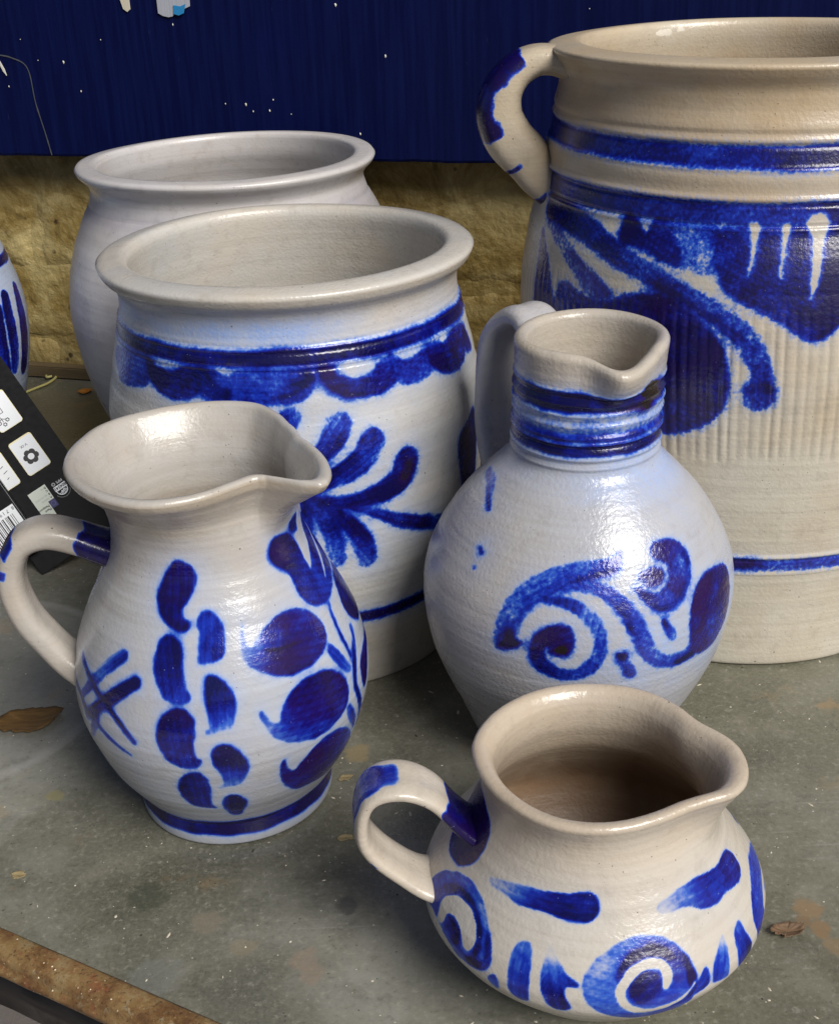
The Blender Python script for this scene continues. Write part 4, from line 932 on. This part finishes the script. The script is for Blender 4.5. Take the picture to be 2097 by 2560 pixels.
# -- narrow-necked bottle jug
G_bottle = glaze("salt_glaze_blue", (0.375, 0.375, 0.385), (0.44, 0.375, 0.285), mottle=0.6, peel=1.1, rough=0.25, haze=(0.27, 0.38, 0.66))
bj = empty("bottle_jug", (0.0640, 0.4746, 0))
tag(bj, "round bellied jug with ringed narrow neck and blue scroll painting", "jug")
def w_bottle(t, z, o): return np.where(o > 0, 0.10 + 0.75 * sstep(166, 176, z) + 0.25 * sstep(-95, -150, t) * sstep(140, 100, z), 0.7)
def h_bottle(t, z, o): return o * (0.62 * sstep(-125, -65, t) * (1 - sstep(150, 172, z)) * (0.65 + 0.35 * np.sin(z * 0.09 + 1)) + 0.25 * np.exp(-((z - 134) / 6) ** 2))
make_pot("body", "bottle", bj, G_bottle, mm(PROFILE['bottle']), mm([(.539, .0905), (.5432, .0875), (.5447, .0825), (.542, .077), (.535, .0735), (.51, .0722), (.45, .072), (.40, .076), (.36, .115), (.28, .165), (.2, .178), (.1, .135), (.04, .1), (.03, 0)]),
         step=0.55, colstep=0.62, grooves=[(170.6, 0.59, 0.5), (168.0, -0.59, 0.8), (165.2, 0.77, 0.5), (162.6, -0.59, 0.7), (160.6, 0.68, 0.6), (158.0, -0.51, 0.7), (156.0, 0.51, 0.6), (153.2, -0.51, 0.7), (151.2, 0.59, 0.6), (148.9, 0.77, 0.5), (147.2, -0.68, 0.5), (144.8, 0.34, 0.8), (142.6, 0.68, 0.5), (140.8, -0.42, 0.5), (138.6, 0.51, 0.6)],
         rim=RIM['bottle'], rim_z=(160, 183), rim_scale=0.55, dip=(285, 24, -4.6), lean=(0.0327, -0.0044), warm=w_bottle, haze0=h_bottle, halo_amt=0.6, soft=1.15, seed=21, lump=0.3)
make_handle("handle", bj, G_bottle, 122, mm([(.0855, .508), (.099, .528), (.118, .536), (.140, .530), (.162, .513), (.177, .488), (.184, .455), (.186, .42), (.185, .385), (.178, .350), (.160, .318), (.130, .300)]), 19, 9, 1.35, toast_shade=0.4, haze=0.22, groove=0.8, lean=(0.0327, -0.0044))

# -- tall pitcher with tulips and leaves
G_jug = glaze("salt_glaze_pitcher", (0.40, 0.405, 0.41), (0.40, 0.34, 0.265), mottle=0.15, peel=0.7, rough=0.21, rings=0.35)
jg = empty("pitcher", (-0.0823, 0.4376, 0))
tag(jg, "bulbous pitcher with wide pouring lip, painted blue leaves and a tulip", "pitcher")
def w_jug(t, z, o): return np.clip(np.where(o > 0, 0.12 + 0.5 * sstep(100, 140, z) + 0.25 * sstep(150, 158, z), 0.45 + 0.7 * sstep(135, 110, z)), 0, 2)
make_pot("body", "jug", jg, G_jug, mm(PROFILE['jug']), mm([(.4640, .1405), (.4662, .137), (.4665, .1315), (.462, .126), (.449, .1175), (.43, .107), (.41, .100), (.385, .0975), (.36, .101), (.30, .126), (.2, .162), (.1, .146), (.05, .115), (.035, .08), (.03, 0)]),
         step=0.65, colstep=0.6, grooves=[(10.8, -0.25, 0.6)], rim=RIM['jug'], rim_z=(128, 157), warm=w_jug, haze0=lambda t, z, o: o * 0.22 * sstep(115, 60, z), halo_amt=0.45, soft=0.95, seed=33, lump=0.3)
make_handle("handle", jg, G_jug, 184, mm([(.085, .335), (.120, .350), (.150, .364), (.180, .372), (.208, .363), (.224, .336), (.227, .303), (.218, .266), (.201, .235), (.180, .205), (.150, .180)]), 18, 10.8, 1.45,
            marks=[(0.0, 0.18, 1.0, 0.3, False), (0.38, 0.43, 0.9, 0.2, True), (0.47, 0.50, 0.8, 0.2, True)], toast_shade=0.62, groove=0.3)

# -- small squat cream jug
G_small = glaze("salt_glaze_cream", (0.49, 0.46, 0.405), (0.45, 0.37, 0.28), mottle=0.2, peel=0.8, rough=0.24, rings=0.3, haze=(0.36, 0.45, 0.62))
sj = empty("cream_jug", (0.0546, 0.3364, 0))
tag(sj, "small squat cream jug with blue spirals and an open pouring lip", "jug")
def w_small(t, z, o): return np.where(o > 0, 0.25 + 0.35 * sstep(50, 75, z), 0.85 + 1.25 * sstep(84, 15, z))  # inside: warm clay, plus painted shade deepening to brown towards the floor
make_pot("body", "small", sj, G_small, mm(PROFILE['small']), mm([(.2515, .1180), (.2548, .1155), (.2558, .111), (.2535, .1045), (.245, .0985), (.232, .0955), (.21, .098), (.18, .110), (.15, .131), (.12, .150), (.095, .156), (.06, .136), (.03, .1), (.022, .05), (.022, 0)]),
         step=0.6, colstep=0.55, rim=RIM['small'], rim_z=(60, 84), warm=w_small, halo_amt=0.15, soft=0.5, seed=41, lump=0.25)
make_handle("handle", sj, G_small, 184, mm([(.098, .160), (.118, .172), (.138, .193), (.158, .220), (.180, .235), (.202, .238), (.220, .230), (.229, .209), (.229, .181), (.217, .158), (.196, .135), (.173, .116), (.145, .106)]), 19, 5.5, 1.35,
            marks=[(0.0, 0.225, 1.0, 0.4, False), (0.40, 0.61, 0.72, 0.25, 'c'), (0.70, 0.72, 1.0, 0.9, True)], toast_shade=0.45, groove=0.4)

# ------------------------------------------------------------------ black packets
Mblack = NT("black_coated_card")
_n = Mblack.noise(300, 3)
Mblack = Mblack.out(color=(0.006, 0.006, 0.007), rough=Mblack.mr(_n, 0.3, 0.7, 0.32, 0.42), **{'Specular IOR Level': 0.15})
Mwhite = plain("white_print", (0.72, 0.74, 0.76), 0.45)
Mcream = plain("cream_print", (0.76, 0.68, 0.40), 0.45)
Mink = plain("black_ink", (0.008, 0.008, 0.008), 0.45)
Mlabel = plain("pale_green_label", (0.56, 0.60, 0.52), 0.5)
Mnavy = plain("navy_print", (0.012, 0.012, 0.10), 0.45)
Mstar = plain("star_print", (0.06, 0.06, 0.22), 0.45)
Mgrey = plain("grey_print", (0.30, 0.31, 0.31), 0.5)
PEX, PEY, PNZ = Vector((-0.8215, -0.4103, -0.3960)), Vector((0.5573, -0.4309, -0.7097)), Vector((0.1206, -0.8037, 0.5827))
PM = Matrix((PEX, PEY, PNZ)).transposed().to_4x4(); PM.translation = Vector((-0.2245, 0.6746, 0.0580))
def shape_xy(name, pts, z, mat, parent, thick=0.06):
    bm = bmesh.new()
    f = bm.faces.new([bm.verts.new((x * MM, y * MM, z * MM)) for x, y in pts])
    if f.normal.z < 0: f.normal_flip()
    r_ = bmesh.ops.extrude_face_region(bm, geom=[f])
    for v in r_['geom']:
        if isinstance(v, bmesh.types.BMVert): v.co.z -= thick * MM
    return bm_obj(name, bm, mat, parent)
def rrect(x0, x1, y0, y1, r, n=5):
    P = []
    for cx, cy, a0 in ((x1 - r, y1 - r, 0), (x0 + r, y1 - r, 90), (x0 + r, y0 + r, 180), (x1 - r, y0 + r, 270)):
        for i in range(n + 1):
            a = math.radians(a0 + 90 * i / n); P.append((cx + r * math.cos(a), cy + r * math.sin(a)))
    return P
def text(name, body, size, x, y, z, mat, parent, align='LEFT', sx=1.0, bold=0.0):
    cu = bpy.data.curves.new(name, 'FONT'); cu.body = body; cu.size = size * MM; cu.align_x = align; cu.resolution_u = 2
    cu.offset = bold * MM
    cu.extrude = 0.02 * MM
    tmp = bpy.data.objects.new(name, cu); col.objects.link(tmp)
    dg = bpy.context.evaluated_depsgraph_get()
    me = bpy.data.meshes.new_from_object(tmp.evaluated_get(dg))
    bpy.data.objects.remove(tmp); bpy.data.curves.remove(cu)
    for v in me.vertices: v.co = (v.co.x * sx + x * MM, v.co.y + y * MM, v.co.z + z * MM)
    me.materials.clear()
    return link(name, me, mat, parent)
def ring_xy(name, cx, cy, r0, r1, z, mat, parent, n=20, a0=0, a1=360, wav=0, k=6):
    vs_, fs_ = [], []
    for i in range(n + 1):
        a = math.radians(a0 + (a1 - a0) * i / n); w = 1 + wav * math.cos(k * a)
        vs_ += [((cx + r0 * math.cos(a)) * MM, (cy + r0 * math.sin(a)) * MM, z * MM), ((cx + r1 * w * math.cos(a)) * MM, (cy + r1 * w * math.sin(a)) * MM, z * MM)]
        if i: fs_.append((2 * i - 2, 2 * i - 1, 2 * i + 1, 2 * i))
    return mesh_py(name, vs_, fs_, mat, parent)
def line_xy(name, pts, w, z, mat, parent):
    vs_, fs_ = [], []
    for (ax, ay), (bx_, by_) in zip(pts[:-1], pts[1:]):
        L = math.hypot(bx_ - ax, by_ - ay) or 1; nx_, ny_ = -(by_ - ay) / L * w / 2, (bx_ - ax) / L * w / 2
        b0 = len(vs_)
        vs_ += [((ax + nx_) * MM, (ay + ny_) * MM, z * MM), ((ax - nx_) * MM, (ay - ny_) * MM, z * MM), ((bx_ - nx_) * MM, (by_ - ny_) * MM, z * MM), ((bx_ + nx_) * MM, (by_ + ny_) * MM, z * MM)]
        fs_.append((b0, b0 + 1, b0 + 2, b0 + 3))
    return mesh_py(name, vs_, fs_, mat, parent)
pk = empty("plant_packet"); pk.matrix_world = PM
tag(pk, "black card plant packet with white flower icon and plant passport label", "packet")
bm_obj("sleeve", box_bm(-.0190, .0330, -.078, .063, -.0012, 0.0, .0003), Mblack, pk)
def icon_card(x0, x1, y0, y1):
    b = shape_xy("icon_card", rrect(x0, x1, y0, y1, 1.7), 0.12, Mcream, pk)
    shape_xy("face", rrect(x0 + .35, x1 - .35, y0 + .9, y1 - .35, 1.4), 0.17, Mwhite, b)
    return b
c1 = icon_card(-7.7, 7.1, -11.6, 11.2)
P_ = []
for i in range(72):
    a = math.radians(i * 5); rr = 3.5 + 1.15 * abs(math.cos(3 * a + 0.5)) ** 0.6
    P_.append((-0.3 + rr * math.cos(a), 1.5 + rr * math.sin(a)))
shape_xy("flower_icon", P_, 0.22, Mink, c1)
shape_xy("flower_eye", [(-0.3 + 1.9 * math.cos(math.radians(a)), 1.5 + 1.9 * math.sin(math.radians(a))) for a in range(0, 360, 15)], 0.27, Mwhite, c1)
text("lettering", "V-IX", 2.4, -0.2, -6.9, 0.25, Mink, c1, 'CENTER')
c2 = icon_card(-8.8, 6.0, -42.0, -19.2)
line_xy("window_icon", [(1.5, -33.5), (-1.6, -33.5), (-1.6, -29.5), (6.0, -29.5)], 0.35, 0.24, Mink, c2)
shape_xy("plant_icon", [(-0.4, -30.4), (4.5, -30.4), (4.0, -33.2), (2.0, -34.5)], 0.22, Mink, c2)
line_xy("stem_icon", [(1.8, -29.5), (1.3, -26.2), (1.3, -24.2)], 0.35, 0.24, Mink, c2)
line_xy("stem_icon", [(-0.9, -25.0), (1.3, -26.6), (3.6, -25.2)], 0.35, 0.25, Mink, c2)
for fx, fy in ((-1.4, -24.4), (1.2, -22.6), (3.6, -24.6)):
    ring_xy("blossom_icon", fx, fy, 0.65, 1.15, 0.26, Mink, c2, wav=0.14)
c3 = icon_card(12.6, 27.4, -11.6, 11.2)
for yy, ll in ((-2, 2.2), (1.6, 2.8), (5.6, 1.6)):
    line_xy("twig_icon", [(18.2, yy), (18.2 - ll, yy - .6)], 0.4, 0.24, Mink, c3)
lab = shape_xy("passport_label", [(2.7, 19.6), (14.1, 19.6), (14.1, 38.0), (6.7, 38.0), (6.7, 29.4), (2.7, 29.4)], 0.12, Mlabel, pk)
shape_xy("flag", [(2.6, 29.5), (6.6, 29.5), (6.6, 34.2), (2.6, 34.2)], 0.12, Mnavy, lab)
ring_xy("star_ring", 4.6, 31.8, 1.1, 1.4, 0.17, Mstar, lab, n=24)
for s_, y_, sz in (("Plant", 33.0, 2.0), ("Passport", 31.0, 2.0)):
    text("lettering", s_, sz, 7.2, y_, 0.16, Mink, lab, bold=0.05)
for s_, y_ in (("A", 27.6), ("B", 25.3), ("C", 23.1), ("D", 21.0)):
    text("lettering", s_, 1.7, 3.2, y_, 0.16, Mink, lab, bold=0.06)
for s_, y_ in (("Gaillardia", 27.6), ("NL-155172913", 25.3), ("NL", 21.0)):
    text("lettering", s_, 1.5, 5.0, y_, 0.16, Mgrey, lab, sx=0.85)
sh = shape_xy("certificate_logo", [(-7.6, 24.3), (0.0, 24.3), (0.0, 27.4), (-7.6, 27.4)], 0.12, Mwhite, pk)
text("lettering", "804541", 2.6, -3.8, 24.9, 0.16, Mink, sh, 'CENTER', bold=0.06)
ring_xy("shield", -3.8, 27.5, 3.0, 3.5, 0.13, Mwhite, sh, n=24, a0=0, a1=180)
ring_xy("shield_outline", -3.8, 27.8, 4.5, 4.7, 0.12, Mgrey, sh, n=24, a0=20, a1=160)
for a_ in (40, 60, 80, 105, 130, 150):
    q = math.radians(a_)
    line_xy("leaf_motif", [(-3.8 + 0.6 * math.cos(q), 27.6 + 0.8 * math.sin(q)), (-3.8 + 1.8 * math.cos(q + .25), 27.6 + 1.9 * math.sin(q + .25)), (-3.8 + 2.9 * math.cos(q), 27.6 + 2.9 * math.sin(q))], 0.42, 0.14, Mwhite, sh)
text("lettering", "MPS", 2.2, -6.9, 21.9, 0.12, Mwhite, sh)
ring_xy("seal", -1.2, 22.7, 0.5, 1.15, 0.12, Mgrey, sh, n=16)

pk2 = empty("barcode_packet"); PM2 = PM.copy(); PM2.translation = PM.translation + PNZ * 0.0102; pk2.matrix_world = PM2
tag(pk2, "black card packet with a white barcode panel leaning on the flower icon packet", "packet")
bm_obj("sleeve", box_bm(.0212, .070, -.085, .0505, -.0085, 0.0, .0004), Mblack, pk2)
line_xy("fold_line", [(22.2, -85), (22.2, 50)], 0.18, 0.06, Mgrey, pk2)
c4 = shape_xy("icon_card", rrect(24.0, 38.8, -13.0, 9.5, 1.7), 0.12, Mcream, pk2)
shape_xy("face", rrect(24.35, 38.45, -12.1, 9.15, 1.4), 0.17, Mwhite, c4)
bc = shape_xy("barcode_panel", [(23.2, 21.4), (60, 21.4), (60, 48.5), (23.2, 48.5)], 0.12, Mwhite, pk2)
random.seed(4)
x = 26.2
while x < 58:
    w = random.choice((0.35, 0.35, 0.7, 1.05)); y0 = 26.2
    shape_xy("barcode_bar", [(x, y0), (x + w, y0), (x + w, 47), (x, 47)], 0.16, Mink, bc, 0.03)
    x += w + random.choice((0.4, 0.4, 0.75, 1.0))
for s_, x_ in (("8", 23.6), ("7", 27.0), ("1", 29.4), ("9", 31.4), ("5", 33.8), ("2", 36.1), ("3", 38.4)):
    text("lettering", s_, 3.0, x_, 22.7, 0.16, Mink, bc)

# ------------------------------------------------------------------ bits lying on the table
def leaf_mat(name, a, b):
    k = NT(name); n = k.noise(160, 5, 0.65)
    v = k.noise(1.0, 3, vec=k.mapping((60, 420, 60)))
    return k.out(color=k.mix(k.mr(v, 0.35, 0.65, 0, 0.6), k.mix(n, a, b), tuple(q * 0.6 for q in a)), rough=0.65, nrm=k.bump(v, 0.6, 0.0006))
def leaf(name, pts, curl, mat, label, lift=0.0004, cat="leaf", jag=0.0004, group=None):
    """thin curled scrap from a plan outline (metres)"""
    P = crom(np.array(pts, float), 9, True)
    c = P.mean(0); rings_ = 5; vs_, fs_ = [], []
    L = np.abs(P - c).max()
    for q in range(rings_ + 1):
        f = q / rings_
        for (x, y) in P:
            e = jag * (mnoise.noise((x * 500, y * 500, 2.0)) + 0.7 * mnoise.noise((x * 1500, y * 1500, 4.0))) * f
            dx, dy = (x - c[0]) * f, (y - c[1]) * f
            zz = lift + curl * (f ** 2) * (0.4 + 0.6 * mnoise.noise((x * 120 + 5, y * 120, 1.0)) ** 2 + 0.3 * (dx / L) ** 2)
            vs_.append((dx + e, dy + e, zz))
    m = len(P)
    for q in range(rings_):
        for i in range(m):
            fs_.append((q * m + i, q * m + (i + 1) % m, (q + 1) * m + (i + 1) % m, (q + 1) * m + i))
    o = mesh_py(name, vs_, fs_, mat, None, smooth=True)
    o.location = (c[0], c[1], 0.0)
    md = o.modifiers.new("thickness", 'SOLIDIFY'); md.thickness = 0.00012; md.offset = 1.0
    tag(o, label, cat, group)
    return o
Mleaf1 = leaf_mat("dead_leaf_tan", (0.11, 0.055, 0.013), (0.24, 0.135, 0.038))
Mleaf2 = leaf_mat("dead_leaf_brown", (0.10, 0.055, 0.028), (0.23, 0.145, 0.08))
Mstraw = leaf_mat("straw_scrap", (0.24, 0.18, 0.085), (0.42, 0.34, 0.18))
Mpetal = leaf_mat("orange_petal", (0.45, 0.13, 0.015), (0.62, 0.30, 0.04))
leaf("dry_leaf", [(-.2030, .4870), (-.1961, .4961), (-.1837, .4985), (-.1722, .4975), (-.1721, .4923), (-.1799, .4800), (-.1956, .4812), (-.2005, .4830)], 0.0030, Mleaf1, "long tan dry leaf lying in the pale ring mark by the pitcher handle", jag=0.0012)
leaf("dry_leaf", [(.1203, .3396), (.1235, .3425), (.1290, .3428), (.1322, .3400), (.1308, .3370), (.1255, .3362), (.1215, .3370)], 0.0026, Mleaf2, "curled brown dry leaf scrap on the table beside the cream jug", jag=0.0012)
leaf("flower_petal", [(-.2640, .9330), (-.2600, .9400), (-.2545, .9395), (-.2530, .9340), (-.2580, .9290)], 0.0022, Mpetal, "small curled orange petal at the foot of the plain grey crock", cat="petal")
flk = [(-.1634, .3855, .0026, "pale straw scrap lying near the rusty table rim"), (-.0351, .3999, .0028, "pale straw scrap between the pitcher foot and the cream jug handle"),
       (-.0362, .4388, .0026, "ragged cream scrap between the pitcher foot and the bottle jug")]
random.seed(11)
for x, y, s, lb in flk:
    pts = []
    ro = random.uniform(-0.5, 0.5)
    for q in range(9):
        a = q * 2 * math.pi / 9
        lx, ly = s * random.uniform(0.75, 1.1) * math.cos(a) * 1.25, s * random.uniform(0.7, 1.05) * math.sin(a) * 0.8
        pts.append((x + lx * math.cos(ro) - ly * math.sin(ro), y + lx * math.sin(ro) + ly * math.cos(ro)))
    leaf("straw_scrap", pts, 0.0003, Mstraw, lb, 0.0002, cat="scrap", jag=0.0007)
# curled yellow tie lying by the wall
tp = crom(np.array([(-.3090, .9330), (-.3010, .9440), (-.2925, .9560), (-.2895, .9680), (-.2925, .9760), (-.2975, .9740), (-.2965, .9680), (-.2925, .9690)], float), 8)
vs_, fs_ = [], []
for i, (x, y) in enumerate(tp):
    d = tp[min(i + 1, len(tp) - 1)] - tp[max(i - 1, 0)]; d /= np.linalg.norm(d) + 1e-9
    for q in range(6):
        a = q * math.pi / 3
        vs_.append((x - d[1] * 0.0011 * math.cos(a), y + d[0] * 0.0011 * math.cos(a), 0.0011 + 0.0011 * math.sin(a) + 0.0015 * i / len(tp)))
    if i:
        for q in range(6): fs_.append(((i - 1) * 6 + q, (i - 1) * 6 + (q + 1) % 6, i * 6 + (q + 1) % 6, i * 6 + q))
tie = mesh_py("plant_tie", vs_, fs_, plain("yellow_tie", (0.42, 0.38, 0.14), 0.55), None, smooth=True)
tag(tie, "curled yellowish plant tie lying on the table beside the striped pot", "tie")
# crumbs and grit
keep = [(0.1666, .6086, .095), (-.1051, .7592, .075), (-.0571, .5827, .080), (.0701, .4737, .043), (-.0823, .4376, .042), (.0546, .3364, .036), (-.306, .748, .05)]
random.seed(2)
def crumbs(name, n, smin, smax, mat, label, seed):
    random.seed(seed); vs_, fs_ = [], []
    i = 0
    while i < n:
        x, y = random.uniform(-.30, .24), random.uniform(.27, .85)
        if random.random() < 0.25:
            a_, b_, r_ = random.choice(keep); q_ = random.uniform(0, 6.28); r_ += abs(random.gauss(0, 0.006))
            x, y = a_ + r_ * math.cos(q_), b_ + r_ * math.sin(q_)
        if any((x - a) ** 2 + (y - b) ** 2 < r * r for a, b, r in keep): continue
        if (Vector((x, y, 0)) - EDGE_P).dot(EDGE_N) > -0.002: continue
        i += 1
        s = smin + (smax - smin) * random.random() ** 3
        a = random.uniform(0, 6.28); el = random.choice((1, 1, 1.5, 2.8)); b0 = len(vs_)
        for q in range(5):
            t = a + q * 1.2566; lx, ly = s * el * math.cos(q * 1.2566) * random.uniform(.6, 1.1), s * math.sin(q * 1.2566) * random.uniform(.6, 1.1)
            vs_.append((x + lx * math.cos(a) - ly * math.sin(a), y + lx * math.sin(a) + ly * math.cos(a), 0.00005))
        vs_.append((x, y, s * 0.55))
        for q in range(5): fs_.append((b0 + q, b0 + (q + 1) % 5, b0 + 5))
    o = mesh_py(name, vs_, fs_, mat); tag(o, label, "grit", kind="stuff")
crumbs("pale_grit", 1300, 0.00012, 0.00072, plain("pale_grit", (0.50, 0.45, 0.35), 0.7), "pale grit and flakes scattered over the tabletop", 2)
crumbs("dark_grit", 420, 0.00012, 0.0006, plain("dark_grit", (0.03, 0.026, 0.02), 0.8), "dark grit scattered over the tabletop", 5)
